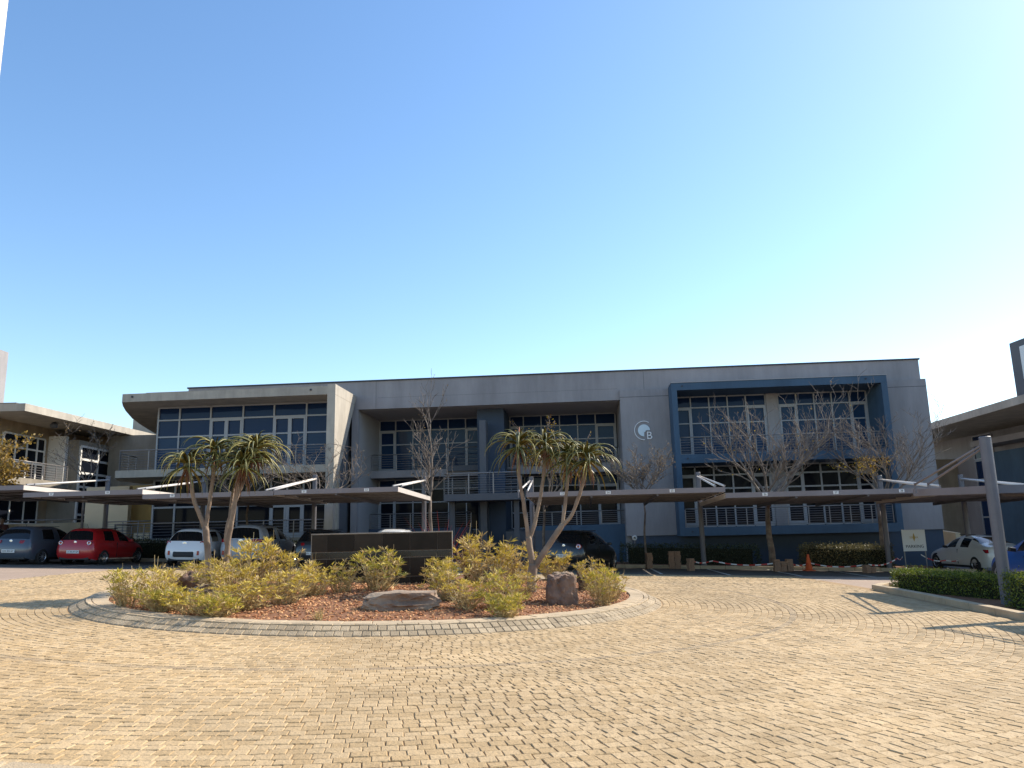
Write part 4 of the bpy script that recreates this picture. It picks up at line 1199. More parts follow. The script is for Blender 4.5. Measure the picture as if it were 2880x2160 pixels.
# ------------------------------------------------------------------ carports
VF, VB = 10.89, 5.0
def sheet_mesh(x0, x1, y0, y1, z0, z1, pitch=0.19):
    """corrugated sheet; ribs run from y0 (height z0) to y1 (height z1)"""
    vs, fs = [], []
    n = int((x1 - x0) / (pitch / 4)); row = []
    for i in range(n + 1):
        x = x0 + (x1 - x0) * i / n; ph = (i % 4)
        dz = (0.0, 0.032, 0.032, 0.0)[ph]
        vs += [(x, y0, z0 + dz), (x, y1, z1 + dz)]
    for i in range(n): fs.append((2 * i, 2 * i + 2, 2 * i + 3, 2 * i + 1))
    m_ = len(vs)
    vs += [(x, y, z - .004) for x, y, z in vs]
    fs += [tuple(q + m_ for q in f)[::-1] for f in list(fs)]
    return vs, fs
def carport(label, u0, u1, zf, posts, nums=(), fall=.10, root=None, vf=VF, vb=VB, group='cantilever carports', pv=4.85, rodv=9.7, prad=.1):
    t = root or thing('carport', label, 'carport', (OX, OY, 0), -PSI, group)
    if root: setm(t, label, 'carport', group)
    y0, y1 = -vf, -vb
    fh = .17
    MB().box(u0, y0 - .03, zf - fh, u1, y0, zf).build('front_fascia', M['fascia'], t)
    def end(x, w):
        mb = MB(); a, b = x - w / 2, x + w / 2
        mb.add([(a, y0 + .001, zf - fh), (b, y0 + .001, zf - fh), (b, y1, zf - fall - fh), (a, y1, zf - fall - fh),
                (a, y0 + .001, zf - .002), (b, y0 + .001, zf - .002), (b, y1, zf - fall - .002), (a, y1, zf - fall - .002)], BOXF)
        mb.build('end_fascia', M['end_sunlit'] if root is None else M['fascia'], t)
    end(u0 + .03, .05); end(u1 - .03, .05)
    MB().box(u0 + .06, y1, zf - fall - fh, u1 - .06, y1 + .03, zf - fall).build('gutter', M['post'], t)
    vs, fs = sheet_mesh(u0 + .06, u1 - .06, y0 + .01, y1 - .01, zf - .10, zf - .10 - fall)
    MB().add(vs, fs).build('roof_sheet', M['sheet'], t)
    for k in range(4):
        f = (k + .6) / 4.2; y = y0 + (y1 - y0) * f; z = zf - .105 - fall * f
        MB().box(u0 + .07, y - .03, z - .07, u1 - .07, y + .03, z).build('purlin', M['post'], t)
    nb = max(1, int((u1 - u0) / 3.0))
    for k in range(1, nb + 1):
        x = u0 + (u1 - u0) * k / (nb + 1)
        MB().add([(x - .03, y0 + .02, zf - fh - .06), (x + .03, y0 + .02, zf - fh - .06), (x + .03, y1, zf - fall - fh - .12), (x - .03, y1, zf - fall - fh - .12),
                  (x - .03, y0 + .02, zf - .18), (x + .03, y0 + .02, zf - .18), (x + .03, y1, zf - fall - .18), (x - .03, y1, zf - fall - .18)], BOXF).build('rafter', M['post'], t)
    for (pu, pz, side, m_) in posts:
        X, Y = t.matrix_basis @ Vector((pu, -pv, 0)), None
        gxy = Matrix.Rotation(t.rotation_euler.z, 3, 'Z') @ Vector((pu, -pv, 0)) + Vector(t.location)
        g0 = gz(gxy.x, gxy.y) - .1 - t.location.z
        MB().tube([(pu, -pv, g0), (pu, -pv, pz)], prad, 16).build('post', M['post'], t, smooth=False)
        MB().lathe([(0, .012), (prad * .9, .012), (prad * 1.03, 0), (prad * 1.03, -.02)], 16).build('post_cap', M['post'], t, loc=(pu, -pv, pz + .004))
        MB().box(pu - .04, -pv - .02 if pv < vb else -pv, zf - fall - fh - .1, pu + .04, (y1 + .02), zf - fall - .03).build('bracket', M['post'], t)
        for s in (-.16, .16):
            e = pu + s; rr_ = .036 if root is None else .026
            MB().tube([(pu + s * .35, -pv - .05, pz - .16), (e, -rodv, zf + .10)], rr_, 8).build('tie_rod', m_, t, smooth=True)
            MB().box(e - .02, -rodv - .02, zf - .12, e + .02, -rodv + .02, zf + .14).build('rod_bracket', M['fascia'], t)
    for x, s in nums:
        pl = MB().box(x - .085, y0 - .04, zf - .13, x + .085, y0 - .032, zf - .03).build('bay_number', M['plate'], t)
        link_mesh('digits', text_mesh(s, .095, .004), M['ink'], pl, (x, y0 - .043, zf - .08), (PI / 2, 0, 0))
    return t
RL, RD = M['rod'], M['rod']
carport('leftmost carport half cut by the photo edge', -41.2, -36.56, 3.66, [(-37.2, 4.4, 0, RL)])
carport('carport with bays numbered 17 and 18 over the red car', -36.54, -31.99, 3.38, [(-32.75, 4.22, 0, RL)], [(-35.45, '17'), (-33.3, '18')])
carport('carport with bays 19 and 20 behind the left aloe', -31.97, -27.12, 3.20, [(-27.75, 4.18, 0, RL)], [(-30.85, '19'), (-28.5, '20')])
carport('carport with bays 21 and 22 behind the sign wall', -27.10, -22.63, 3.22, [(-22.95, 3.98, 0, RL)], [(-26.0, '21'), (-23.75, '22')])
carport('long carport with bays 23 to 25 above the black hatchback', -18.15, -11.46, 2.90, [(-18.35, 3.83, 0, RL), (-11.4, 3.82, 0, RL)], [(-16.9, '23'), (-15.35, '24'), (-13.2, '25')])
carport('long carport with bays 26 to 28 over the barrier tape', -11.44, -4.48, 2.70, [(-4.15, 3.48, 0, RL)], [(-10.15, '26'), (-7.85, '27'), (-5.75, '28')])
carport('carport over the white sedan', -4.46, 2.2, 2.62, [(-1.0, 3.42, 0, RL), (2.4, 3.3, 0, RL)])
# near carports on the right: posts on the kerb side
cA = bpy.data.objects.new('carport', None); C.objects.link(cA)
cA.location = (9.95, 16.2, 0); cA.rotation_euler = (0, 0, PI - math.radians(4.0))
carport('near carport with thick leaning post at the right edge', -6.6, -.02, 2.42, [(0.0, 3.32, 0, M['fascia'])], root=cA, vf=3.75, vb=.15, pv=0.0, rodv=3.2, fall=.10, prad=.115)
cB = bpy.data.objects.new('carport', None); C.objects.link(cB)
cB.location = (9.95, 14.3, 0); cB.rotation_euler = (0, 0, 0)
carport('nearest carport outside the right edge, seen by its shadow', .02, 6.6, 2.40, [(0.0, 3.30, 0, M['fascia'])], root=cB, vf=3.75, vb=.15, pv=0.0, rodv=3.2, fall=.10, prad=.115)

# ------------------------------------------------------------------ cars
def car_shell(kind):
    """half ribs: each rib is a list of (x, y, z) for levels 0..6; returns split meshes"""
    if kind == 'sedan':
        ribs = [
            [(-2.20, .74, .24), (-2.27, .80, .40), (-2.29, .82, .66), (-2.24, .80, .88), (-2.20, .70, .98), (-2.19, .40, 1.01), (-2.19, 0, 1.02)],
            [(-2.0, .80, .20), (-2.0, .86, .36), (-2.0, .88, .64), (-2.0, .86, .90), (-1.98, .72, 1.03), (-1.97, .40, 1.06), (-1.97, 0, 1.07)],
            [(-1.55, .82, .19), (-1.55, .88, .36), (-1.55, .89, .64), (-1.55, .87, .93), (-1.62, .68, 1.08), (-1.64, .40, 1.11), (-1.65, 0, 1.12)],
            [(-1.0, .82, .19), (-1.0, .88, .36), (-1.0, .89, .64), (-1.0, .87, .93), (-.92, .58, 1.36), (-.92, .36, 1.40), (-.92, 0, 1.41)],
            [(-.30, .82, .19), (-.30, .88, .36), (-.30, .89, .64), (-.30, .87, .92), (-.30, .60, 1.40), (-.30, .36, 1.44), (-.30, 0, 1.45)],
            [(-.20, .82, .19), (-.20, .88, .36), (-.20, .89, .64), (-.20, .87, .92), (-.20, .60, 1.40), (-.20, .36, 1.44), (-.20, 0, 1.45)],
            [(.70, .82, .19), (.70, .88, .36), (.70, .89, .64), (.70, .86, .90), (.35, .58, 1.35), (.32, .36, 1.39), (.30, 0, 1.40)],
            [(1.10, .82, .19), (1.10, .88, .36), (1.10, .89, .64), (1.10, .84, .87), (1.02, .66, .95), (1.0, .40, .98), (.98, 0, .99)],
            [(1.70, .80, .20), (1.70, .86, .36), (1.70, .87, .60), (1.70, .80, .78), (1.70, .62, .85), (1.70, .36, .87), (1.70, 0, .88)],
            [(2.15, .70, .22), (2.2, .74, .38), (2.2, .74, .55), (2.15, .68, .66), (2.1, .55, .72), (2.1, .34, .74), (2.1, 0, .75)]]
        side = {(3, 4), (5, 6)}; extra = {(2, 3): 'rear'}; wind = (6, 7); hatch = False
    else:
        H, L = (1.0, 1.0) if kind == 'hatch' else (1.10, 1.10)
        ribs = [
            [(-1.84, .70, .26), (-1.92, .77, .40), (-1.92, .79, .66), (-1.84, .74, .95), (-1.56, .52, 1.38), (-1.54, .30, 1.42), (-1.54, 0, 1.43)],
            [(-1.66, .76, .20), (-1.70, .83, .36), (-1.70, .84, .64), (-1.64, .81, .95), (-1.36, .56, 1.41), (-1.36, .32, 1.45), (-1.36, 0, 1.46)],
            [(-1.30, .76, .19), (-1.30, .83, .36), (-1.30, .84, .64), (-1.28, .82, .93), (-1.08, .58, 1.42), (-1.08, .33, 1.46), (-1.08, 0, 1.47)],
            [(-.38, .76, .19), (-.38, .83, .36), (-.38, .84, .64), (-.38, .82, .91), (-.36, .60, 1.43), (-.36, .34, 1.47), (-.36, 0, 1.48)],
            [(-.28, .76, .19), (-.28, .83, .36), (-.28, .84, .64), (-.28, .82, .91), (-.26, .60, 1.43), (-.26, .34, 1.47), (-.26, 0, 1.48)],
            [(.66, .76, .19), (.66, .83, .36), (.66, .84, .64), (.66, .81, .89), (.28, .58, 1.38), (.26, .34, 1.42), (.25, 0, 1.43)],
            [(1.05, .76, .19), (1.05, .83, .36), (1.05, .84, .64), (1.05, .79, .88), (.98, .64, .97), (.96, .38, 1.0), (.95, 0, 1.01)],
            [(1.50, .75, .20), (1.50, .81, .36), (1.50, .82, .60), (1.50, .76, .80), (1.48, .58, .88), (1.48, .34, .91), (1.48, 0, .92)],
            [(1.86, .66, .22), (1.92, .70, .38), (1.92, .70, .55), (1.86, .64, .68), (1.80, .50, .75), (1.80, .30, .77), (1.80, 0, .78)]]
        ribs = [[(x * L, y * (1.06 if L > 1 else 1), .0 + z * H) for x, y, z in rb] for rb in ribs]
        side = {(2, 3), (4, 5)}; extra = {}; wind = (5, 6); hatch = True
    vs, fs, mi = [], [], []
    NL = 7
    idx = {}
    for i, rb in enumerate(ribs):
        for k, (x, y, z) in enumerate(rb):
            for s in ((1, -1) if k < NL - 1 else (1,)):
                idx[i, k, s] = len(vs); vs.append((x, y * s, z))
        idx[i, NL - 1, -1] = idx[i, NL - 1, 1]
    def face(q, m_, s):
        fs.append(tuple(q if s > 0 else q[::-1])); mi.append(m_)
    for i in range(len(ribs) - 1):
        for k in range(NL - 1):
            for s in (1, -1):
                m_ = 0
                if k == 3 and (i, i + 1) in side: m_ = 1
                if k >= 4 and (i, i + 1) == wind: m_ = 2
                if k >= 4 and extra.get((i, i + 1)) == 'rear': m_ = 3
                face([idx[i, k, s], idx[i + 1, k, s], idx[i + 1, k + 1, s], idx[i, k + 1, s]], m_, s)
    # end caps as grids so that they stay rounded
    for i, sgn in ((0, 1), (len(ribs) - 1, -1)):
        rb = ribs[i]; bul = -.05 if i == 0 else .06
        col = {}
        for k in range(5):
            x, y, z = rb[k]
            if k == 4:
                col[k] = [idx[i, 4, 1], idx[i, 5, 1], idx[i, 6, 1], idx[i, 5, -1], idx[i, 4, -1]]
            else:
                a = idx[i, k, 1]; e = idx[i, k, -1]
                m1 = len(vs); vs.append((x + bul * .75, y * .58, z)); m2 = len(vs); vs.append((x + bul, 0, z)); m3 = len(vs); vs.append((x + bul * .75, -y * .58, z))
                col[k] = [a, m1, m2, m3, e]
        for k in range(4):
            for c in range(4):
                m_ = 3 if (hatch and i == 0 and k == 3) else 0
                face([col[k][c], col[k + 1][c], col[k + 1][c + 1], col[k][c + 1]], m_, sgn)
    me = mesh_from(vs, fs, 'car')
    for q in range(4): me.materials.append(None)
    me.polygons.foreach_set('material_index', mi)
    ob = bpy.data.objects.new('tmp', me); C.objects.link(ob)
    sub = ob.modifiers.new('s', 'SUBSURF'); sub.levels = 2; sub.render_levels = 2
    dg = bpy.context.evaluated_depsgraph_get()
    ev = bpy.data.meshes.new_from_object(ob.evaluated_get(dg))
    bpy.data.objects.remove(ob)
    V_ = [v.co.copy() for v in ev.vertices]
    out = []
    for q in range(4):
        mp, nv, nf = {}, [], []
        for p in ev.polygons:
            if p.material_index != q: continue
            f = []
            for v in p.vertices:
                if v not in mp: mp[v] = len(nv); nv.append(V_[v])
                f.append(mp[v])
            nf.append(f)
        out.append(mesh_from(nv, nf, ('body', 'side_window', 'windscreen', 'rear_window')[q], True))
    # split side windows into single panes
    bm = bmesh.new(); bm.from_mesh(out[1]); bm.verts.ensure_lookup_table()
    seen, panes = set(), []
    for v0 in bm.verts:
        if v0 in seen: continue
        stack, comp = [v0], []
        seen.add(v0)
        while stack:
            v = stack.pop(); comp.append(v)
            for e in v.link_edges:
                o_ = e.other_vert(v)
                if o_ not in seen: seen.add(o_); stack.append(o_)
        ids = {v: j for j, v in enumerate(comp)}
        fcs = {f for v in comp for f in v.link_faces}
        panes.append(mesh_from([v.co for v in comp], [[ids[v] for v in f.verts] for f in fcs], 'side_window', True))
    bm.free()
    return out[0], panes, out[2], out[3]
SHELL = {k: car_shell(k) for k in ('hatch', 'suv', 'sedan')}
WR = .30
tyre_me = MB().lathe([(.19, -.09), (.27, -.095), (.295, -.07), (.30, 0), (.295, .07), (.27, .095), (.19, .09)], 24, 'y').mesh('tyre', True)
rmb = MB().lathe([(.19, .088), (.175, .07), (.17, .03), (.0, .03)], 24, 'y')
rmb.lathe([(.0, .085), (.035, .085), (.05, .06), (.05, .03)], 12, 'y')
for k in range(10):
    a = 2 * PI * k / 10; c_, s_ = math.cos(a), math.sin(a)
    rmb.add([(c_ * r - s_ * w, y, s_ * r + c_ * w) for r, w, y in ((.03, -.012, .078), (.03, .012, .078), (.18, .014, .082), (.18, -.014, .082))], [(0, 1, 2, 3), (3, 2, 1, 0)])
rim_me = rmb.mesh('rim')
arch_me = MB().lathe([(.345, -.01), (.345, .012), (.0, .012)], 24, 'y').mesh('arch')
def car(name, label, kind, paint, loc, yaw, s=.92, lights='round', plate=None, emblem=None, group='parked cars', fog=False):
    """yaw: heading measured from +Y, clockwise"""
    t = thing(name, label, 'car', (loc[0], loc[1], gz(*loc) - .012), PI / 2 - yaw, group)
    t.scale = (s, s, s)
    # follow the slope of the ground
    hx, hy = math.sin(yaw), math.cos(yaw)
    pit = math.atan2(gz(loc[0] + hx, loc[1] + hy) - gz(loc[0] - hx, loc[1] - hy), 2)
    rol = math.atan2(gz(loc[0] - hy, loc[1] + hx) - gz(loc[0] + hy, loc[1] - hx), 2)
    t.rotation_euler = (rol, -pit, PI / 2 - yaw)
    body, panes, wind, rear = SHELL[kind]
    K = 1.10 if kind == 'suv' else 1.0
    link_mesh('body', body, M['car_' + paint], t)
    for p in panes: link_mesh('side_window', p, M['carglass'], t)
    link_mesh('windscreen', wind, M['carglass'], t)
    link_mesh('rear_window', rear, M['carglass'], t)
    wx = {'hatch': (-1.16, 1.26), 'suv': (-1.28, 1.38), 'sedan': (-1.40, 1.40)}[kind]
    wy = {'hatch': .78, 'suv': .83, 'sedan': .82}[kind]; wr = {'hatch': 1.0, 'suv': 1.14, 'sedan': 1.04}[kind]
    for x in wx:
        for sd in (1, -1):
            wl = link_mesh('wheel_arch', arch_me, M['trim'], t, (x, sd * (wy + .035), WR * wr + .02), (0, 0, 0 if sd > 0 else PI), (wr, 1, wr))
            ty = link_mesh('wheel', tyre_me, M['tyre'], t, (x, sd * (wy - .02), WR * wr), (0, 0, 0 if sd > 0 else PI), (wr, 1, wr))
            link_mesh('rim', rim_me, M['rim'], ty)
    # mirrors, sills, bumper trim
    mx = {'hatch': .52, 'suv': .55, 'sedan': .55}[kind]
    for sd in (1, -1):
        MB().add([(mx - .08, sd * .84, .90 * K), (mx + .08, sd * .84, .90 * K), (mx + .06, sd * 1.0, .92 * K), (mx - .08, sd * 1.0, .92 * K),
                  (mx - .08, sd * .84, 1.0 * K), (mx + .06, sd * .84, 1.0 * K), (mx + .03, sd * 1.0, 1.02 * K), (mx - .08, sd * 1.0, 1.02 * K)], BOXF).build('mirror', M['car_' + paint] if paint not in ('pearl', 'blue') else M['trim'], t, bevel=.02)
        for hx_ in ((-.62, .18) if kind != 'sedan' else (-.75, .15)):
            MB().box(hx_, sd * (wy + .055), .78 * K, hx_ + .17, sd * (wy + .075), .81 * K).build('door_handle', M['car_' + paint], t)
        MB().tube([(-1.0, sd * .5, 1.445 * K), (.1, sd * .5, 1.46 * K)], .012, 5).build('roof_rail', M['trim'], t)
        MB().box(wx[0] + .36, sd * (wy + .03), .17, wx[1] - .36, sd * (wy + .055), .26).build('sill', M['trim'], t)
        for gx in ((-.33, ) if kind != 'sedan' else (-.25, )):
            MB().box(gx - .006, sd * (wy + .03), .30, gx + .006, sd * (wy + .062), .88 * K).build('door_gap', M['trim'], t)
    bx = {'hatch': -1.98, 'suv': -2.17, 'sedan': -2.35}[kind]
    hw = {'hatch': .60, 'suv': .68, 'sedan': .68}[kind]
    lz = {'hatch': .80, 'suv': .93, 'sedan': .76}[kind]
    MB().box(bx + .10, -.62, .20, bx + .30, .62, .34).build('bumper_trim', M['trim'], t, bevel=.03)
    for sd in (1, -1):
        if lights == 'round':
            for dz, r in ((0.06, .105),):
                lo = MB().lathe([(0, -.02), (r * .5, -.024), (r * .55, -.018), (r, -.012), (r, .05)], 18, 'y').build('tail_lamp', M['tail'], t, loc=(bx + .10, sd * hw, lz + dz), rot=(0, 0, PI / 2 * -1 + PI))
                lo.rotation_euler = (0, 0, -PI / 2)
                MB().lathe([(r * .5, -.026), (r * .62, -.03), (r * .74, -.026), (r * .74, 0)], 18, 'y').build('lamp_ring', M['chrome'], lo)
        elif lights == 'wide':
            a, b = hw - .22, hw + (.13 if kind != 'sedan' else .165)
            MB().add([(bx + .035, sd * a, lz + .02), (bx + .15, sd * b, lz - .02), (bx + .20, sd * b, lz + .12), (bx + .07, sd * a, lz + .13),
                      (bx + .15, sd * a, lz + .02), (bx + .40, sd * b, lz - .0), (bx + .40, sd * b, lz + .12), (bx + .20, sd * a, lz + .13)],
                     [(0, 1, 2, 3), (4, 7, 6, 5), (0, 4, 5, 1), (3, 2, 6, 7), (1, 5, 6, 2), (0, 3, 7, 4)]).build('tail_lamp', M['tail'], t, bevel=.015)
        else:     # tall corner lamps
            a, b = hw - .05, hw + .17
            MB().add([(bx + .07, sd * a, lz - .12), (bx + .17, sd * b, lz - .05), (bx + .24, sd * b, lz + .20), (bx + .14, sd * (a + .04), lz + .16),
                      (bx + .2, sd * a, lz - .12), (bx + .38, sd * b, lz - .05), (bx + .40, sd * b, lz + .20), (bx + .3, sd * (a + .04), lz + .16)],
                     [(0, 1, 2, 3), (4, 7, 6, 5), (0, 4, 5, 1), (3, 2, 6, 7), (1, 5, 6, 2), (0, 3, 7, 4)]).build('tail_lamp', M['tail'], t, bevel=.015)
        fx = {'hatch': 1.74, 'suv': 1.92, 'sedan': 2.02}[kind]
        MB().add([(fx + .06, sd * .40, .60 * K), (fx - .08, sd * .62, .62 * K), (fx - .24, sd * .69, .72 * K), (fx + .02, sd * .42, .72 * K),
                  (fx - .1, sd * .40, .60 * K), (fx - .2, sd * .6, .62 * K), (fx - .3, sd * .68, .74 * K), (fx - .1, sd * .42, .72 * K)],
                 [(0, 1, 2, 3), (4, 7, 6, 5), (0, 4, 5, 1), (3, 2, 6, 7), (1, 5, 6, 2), (0, 3, 7, 4)]).build('headlamp', M['lamp'], t, bevel=.015)
        if fog: MB().box(bx + .02, sd * (hw - .06), .44, bx + .12, sd * (hw + .02), .60).build('reflector', M['tail'], t, bevel=.01)
    if fog == 'picanto':
        MB().box(bx + .0, -.42, .36, bx + .12, .42, .58).build('diffuser', M['trim'], t, bevel=.05)
    if plate:
        pz = {'hatch': .52, 'suv': .60, 'sedan': .66}[kind]
        pl = MB().box(bx - .012, -.26, pz - .06, bx + .08, .26, pz + .06).build('number_plate', M['plate'], t, bevel=.006)
        link_mesh('plate_text', text_mesh(plate, .085, .004), M['ink'], pl, (bx - .016, 0, pz), (PI / 2, 0, -PI / 2))
    if emblem:
        ez = {'hatch': .90, 'suv': 1.0, 'sedan': .95}[kind]
        em = MB().lathe([(0, -.012), (.045, -.012), (.062, -.004), (.062, .03)], 18, 'y').build('emblem', M['chrome'], t, loc=(bx + .10, 0, ez), rot=(0, 0, -PI / 2), scale=(1.5 if emblem == 'KIA' else 1, 1, 1))
        link_mesh('emblem_text', text_mesh(emblem, .055, .003), M['ink'], em, (0, -.014, 0), (PI / 2, 0, 0), (.7 if emblem == 'KIA' else 1, 1, 1))
    MB().tube([(-1.1 * K, 0, 1.43 * K), (-1.25 * K, 0, 1.62 * K)], .006, 5).build('aerial', M['trim'], t)
    return t
YW = PSI
def rear_at(x, y, half, yaw): return (x + math.sin(yaw) * half, y + math.cos(yaw) * half)
car('hatchback', 'dark hatchback at the far left cut by the photo edge', 'hatch', 'dark', rear_at(-20.75, 28.75, 1.77, YW), YW, lights='corner')
car('hatchback', 'slate blue grey hatchback next to the red car', 'hatch', 'slate', rear_at(-18.45, 28.6, 1.77, YW), YW, s=.95, lights='wide', plate='VZX 004 GP', emblem='W')
car('hatchback', 'red hatchback with round tail lamps', 'hatch', 'red', rear_at(-16.30, 28.9, 1.77, YW), YW, plate='CC 85 JM GP', emblem='W')
car('hatchback', 'small white hatchback left of the aloe trunks', 'hatch', 'white', rear_at(-12.15, 28.7, 1.77, YW * .4), YW * .4, s=.93, lights='corner', emblem='KIA', fog='picanto')
car('suv', 'silver SUV seen between the aloe trunk and the sign wall', 'suv', 'silver', rear_at(-10.25, 29.1, 2.0, YW), YW, s=.95, lights='wide', emblem='KIA', fog=True)
car('hatchback', 'dark grey hatchback half hidden by the sign wall left end', 'hatch', 'dark', rear_at(-7.55, 29.3, 1.77, YW), YW, s=.95, lights='wide', plate='DL 27 NV GP', emblem='W')
car('hatchback', 'white hatchback whose roof shows above the sign wall', 'hatch', 'white', rear_at(-4.85, 29.6, 1.77, YW), YW, s=.97, lights='corner')
car('hatchback', 'glossy black hatchback parked askew behind the forked aloe', 'hatch', 'black', rear_at(1.75, 28.7, 1.77, R_(27)), R_(27), s=.98, plate='HX 54 VB GP', emblem='W')
car('sedan', 'white sedan parked behind the right hedge', 'sedan', 'pearl', rear_at(18.4, 29.5, 2.15, R_(0)), R_(0), s=.98, lights='wide', plate='CL 55 ZN GP')
car('hatchback', 'blue hatchback behind the thick post at the right edge', 'hatch', 'blue', (14.2, 20.6), 0.0, s=1.04, lights='corner')

# ------------------------------------------------------------------ roadworks: brick piles, cone, tape, sign
def brick_pile(label, loc, nx, nz, rz, seed):
    rnd = random.Random(seed)
    t = thing('brick_pile', label, 'brick pile', (loc[0], loc[1], gz(*loc)), rz, 'loose brick piles along the kerb')
    for k in range(nz):
        for i in range(nx):
            if k == nz - 1 and i and rnd.random() < .5: continue
            me = MB().box(-.11, -.105, 0, .11, .105, .072)
            me.build('brick', M['brick'], t, bevel=.006, loc=(i * .235 - (nx - 1) * .117 + rnd.uniform(-.012, .012), rnd.uniform(-.02, .02), k * .074), rot=(0, 0, rnd.uniform(-.12, .12)))
    return t
brick_pile('narrow brick stack just right of the black hatchback', bw(-13.75, 6.6), 1, 8, .2, 1)
brick_pile('taller ragged brick stack, second right of the black hatchback', bw(-12.75, 6.4), 2, 9, -.1, 2)
brick_pile('low brick stack nearest the plaza, third right of the black hatchback', bw(-12.35, 8.0), 1, 6, .3, 3)
brick_pile('wide brick pile at the foot of the large bare tree', bw(-8.95, 7.6), 3, 6, .05, 4)
brick_pile('small dark brick pile right of the traffic cone', bw(-6.0, 7.9), 2, 4, .4, 5)
cp = bw(-7.75, 6.6)
cn = thing('traffic_cone', 'faded orange traffic cone on the kerb', 'traffic cone', (cp[0], cp[1], gz(*cp)))
MB().lathe([(0, .62), (.028, .62), (.035, .60), (.14, .035), (.15, .03)], 18).build('cone_body', M['cone'], cn, smooth=True)
MB().box(-.19, -.19, 0, .19, .19, .035).build('cone_base', M['cone'], cn, bevel=.01)
def tape(label, pts, w=.042):
    t = thing('barrier_tape', label, 'tape', (0, 0, 0), 0, 'red and white barrier tapes')
    A = [Vector(p) for p in pts]
    L = sum((b - a).length for a, b in zip(A[:-1], A[1:])); st = .22; n = int(L / st)
    def at(d):
        for i, (a, b) in enumerate(zip(A[:-1], A[1:])):
            l = (b - a).length
            if d <= l or i == len(A) - 2:
                f = min(1, d / l); p = a.lerp(b, f); p.z -= .12 * 4 * f * (1 - f); return p
            d -= l
    r_, wq = MB(), MB()
    for i in range(n):
        p, q = at(i * st), at((i + 1) * st); tw = .25 * math.sin(i * .9)
        o_ = Vector((0, tw * w, w / 2)); mb = r_ if i % 2 else wq
        mb.add([p - o_, q - o_, q + o_, p + o_], [(0, 1, 2, 3)])
        mb.add([p - o_ + Vector((0, .001, 0)), q - o_ + Vector((0, .001, 0)), q + o_ + Vector((0, .001, 0)), p + o_ + Vector((0, .001, 0))], [(3, 2, 1, 0)])
    r_.build('red_stripes', M['tape_r'], t); wq.build('white_stripes', M['tape_w'], t)
def b3(u, v, h):
    x, y = bw(u, v); return (x, y, gz(x, y) + h)
tape('barrier tape strung low between the brick piles', [b3(-12.4, 7.9, .42), b3(-11.4, 6.8, .34), b3(-9.2, 7.5, .30)])
tape('barrier tape from the wide pile past the cone', [b3(-8.7, 7.5, .34), b3(-7.75, 6.6, .30), b3(-6.1, 7.9, .30)])
tape('barrier tape rising to the parking sign', [b3(-6.0, 7.9, .30), b3(-4.4, 6.4, .5), b3(-3.75, 5.3, .62)])
tape('barrier tape from the parking sign towards the white sedan', [b3(-3.0, 5.1, .62), b3(-2.2, 5.4, .42), b3(-1.4, 5.2, .60)])
sx, sy = 15.75, 31.1
ps = thing('parking_sign', 'white parking sign board on two thin posts', 'sign', (sx, sy, gz(sx, sy)), -PSI)
MB().box(-.44, -.015, .75, .44, .015, 1.58).build('board', M['sign_white'], ps, bevel=.004)
for x in (-.40, .40): MB().tube([(x, .04, -.1), (x, .04, 1.6)], .025, 8).build('post', M['steel'], ps)
link_mesh('lettering', text_mesh('PARKING', .165, .004), M['ink'], ps, (0, -.02, .93), (PI / 2, 0, 0))
link_mesh('lettering', text_mesh('SE  VA', .12, .004), M['gold'], ps, (0, -.02, 1.28), (PI / 2, 0, 0))
MB().add([(-.055, -.02, 1.28), (0, -.022, 1.12), (.055, -.02, 1.28), (0, -.022, 1.46)], [(0, 1, 2, 3)]).build('emblem', M['gold'], ps)
bx_, by_ = bw(-14.0, 2.6)
bl = thing('bollard_light', 'small dark bollard with round white lamp below the logo wall', 'bollard', (bx_, by_, gz(bx_, by_)))
MB().tube([(0, 0, 0), (0, 0, 1.05)], .05, 10).build('pole', M['post'], bl)
MB().lathe([(0, -.06), (.09, -.06), (.11, -.03), (.11, .03)], 16, 'y').build('lamp_ring', M['plate'], bl, loc=(0, -.02, 1.15))
MB().lathe([(0, -.065), (.045, -.065), (.05, -.055)], 12, 'y').build('lamp_lens', M['ink'], bl, loc=(0, -.02, 1.15))
MB().box(-.06, -.06, .55, .06, -.051, .72).build('notice', M['plate'], bl)

# ------------------------------------------------------------------ person behind the grey hatchback
px_, py_ = -21.45, 32.6
pe = thing('person', 'person in dark reddish jacket walking behind the grey hatchback', 'person', (px_, py_, gz(px_, py_)), math.radians(-60))
J = dict(pel=(0, 0, .90), bel=(.02, 0, 1.05), che=(.06, 0, 1.28), nek=(.10, 0, 1.44), hd1=(.13, 0, 1.53), hd2=(.15, 0, 1.64), hd3=(.14, 0, 1.70),
         lsh=(.06, .18, 1.38), lel=(.0, .23, 1.12), lwr=(.12, .22, .90), lha=(.17, .21, .82),
         rsh=(.06, -.18, 1.38), rel=(.02, -.24, 1.12), rwr=(.2, -.2, 1.0), rha=(.27, -.18, .98),
         lhi=(0, .09, .86), lkn=(.12, .10, .48), lan=(.08, .10, .09), lto=(.22, .11, .04),
         rhi=(0, -.09, .86), rkn=(-.02, -.10, .48), ran=(-.2, -.10, .12), rto=(-.08, -.11, .04))
RR = dict(pel=(.14, .15), bel=(.12, .14), che=(.13, .17), nek=(.055, .055), hd1=(.075, .07), hd2=(.095, .082), hd3=(.07, .06), lsh=(.075, .07), lel=(.05, .05), lwr=(.036, .032), lha=(.032, .042),
          rsh=(.075, .07), rel=(.05, .05), rwr=(.036, .032), rha=(.032, .042), lhi=(.10, .10), lkn=(.065, .065), lan=(.042, .042), lto=(.04, .035), rhi=(.10, .10), rkn=(.065, .065), ran=(.042, .042), rto=(.04, .035))
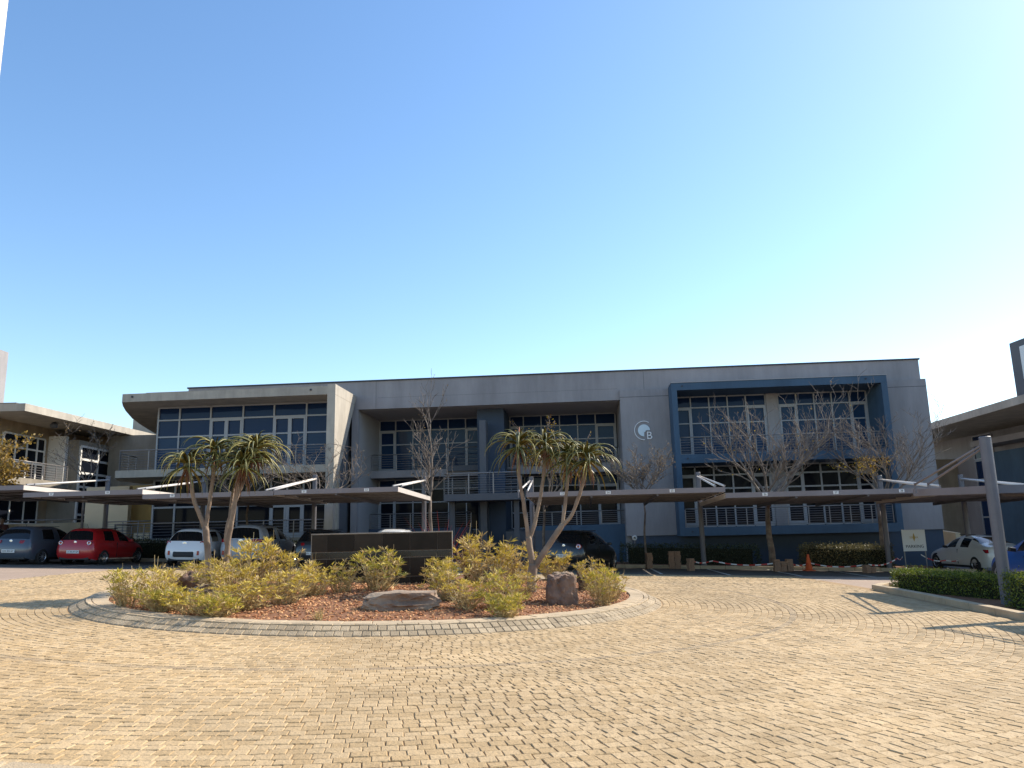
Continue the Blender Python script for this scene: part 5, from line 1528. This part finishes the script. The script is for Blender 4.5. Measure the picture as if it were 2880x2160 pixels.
ED = [('pel', 'bel'), ('bel', 'che'), ('che', 'nek'), ('nek', 'hd1'), ('hd1', 'hd2'), ('hd2', 'hd3'), ('che', 'lsh'), ('lsh', 'lel'), ('lel', 'lwr'), ('lwr', 'lha'), ('che', 'rsh'), ('rsh', 'rel'), ('rel', 'rwr'), ('rwr', 'rha'),
      ('pel', 'lhi'), ('lhi', 'lkn'), ('lkn', 'lan'), ('lan', 'lto'), ('pel', 'rhi'), ('rhi', 'rkn'), ('rkn', 'ran'), ('ran', 'rto')]
for s, w_ in (('l', .21), ('r', -.18)):   # five fingers on each hand
    h = J[s + 'ha']; d = Vector(h) - Vector(J[s + 'wr']); d.normalize(); side_ = Vector((d.z, 0, -d.x))
    for q in range(5):
        off = (q - 1.5) * .018
        a = Vector(h) + side_ * off + d * .03; b = a + d * (.035 if q else .02) + side_ * (-.03 if q == 0 else 0); c = b + d * .03 + Vector((0, -.01 * (1 if w_ > 0 else -1), 0))
        n0, n1 = s + 'f%da' % q, s + 'f%db' % q
        J[n0], J[n1] = tuple(b), tuple(c); RR[n0] = RR[n1] = (.0095, .0095); ED += [(s + 'ha', n0), (n0, n1)]
keys = list(J); me = bpy.data.meshes.new('person_body')
me.from_pydata([J[k] for k in keys], [(keys.index(a), keys.index(b)) for a, b in ED], [])
tmp = bpy.data.objects.new('tmp', me); C.objects.link(tmp)
tmp.modifiers.new('skin', 'SKIN'); sb = tmp.modifiers.new('sub', 'SUBSURF'); sb.levels = 2; sb.render_levels = 2
for k, sv in zip(keys, me.skin_vertices[0].data): sv.radius = RR[k]; sv.use_root = (k == 'pel')
dg = bpy.context.evaluated_depsgraph_get()
bmesh_ = bpy.data.meshes.new_from_object(tmp.evaluated_get(dg)); bpy.data.objects.remove(tmp)
for k in ('skin', 'jacket', 'trousers', 'trim'): bmesh_.materials.append(M[k])
for p in bmesh_.polygons:
    c = p.center; p.use_smooth = True
    hand = (c - Vector(J['lha'])).length < .13 or (c - Vector(J['rha'])).length < .13
    p.material_index = 0 if (c.z > 1.46 or hand) else (1 if c.z > .86 or abs(c.y) > .19 else (2 if c.z > .10 else 3))
body = link_mesh('body', bmesh_, None, pe)
hair = MB().lathe([(0, .115), (.06, .10), (.098, .05), (.105, -.01), (.095, -.07), (.06, -.10)], 16)
hair.v = [(x - .03 if x < .05 else x * .75 - .01, y, z) for x, y, z in hair.v]
hair.build('hair', M['hair'], pe, smooth=True, loc=(.135, 0, 1.645))
for sd in (1, -1):
    MB().lathe([(0, .012), (.012, 0), (0, -.012)], 8).build('eye', M['ink'], pe, loc=(.225, sd * .035, 1.625))
    MB().lathe([(0, .03), (.012, .0), (0, -.03)], 8).build('ear', M['skin'], pe, loc=(.14, sd * .092, 1.61))
MB().add([(.225, 0, 1.625), (.25, 0, 1.59), (.225, .018, 1.588), (.225, -.018, 1.588)], [(0, 1, 2), (0, 3, 1), (1, 3, 2), (0, 2, 3)]).build('nose', M['skin'], pe)
MB().box(.212, -.025, 1.558, .222, .025, 1.566).build('mouth', M['jacket'], pe)
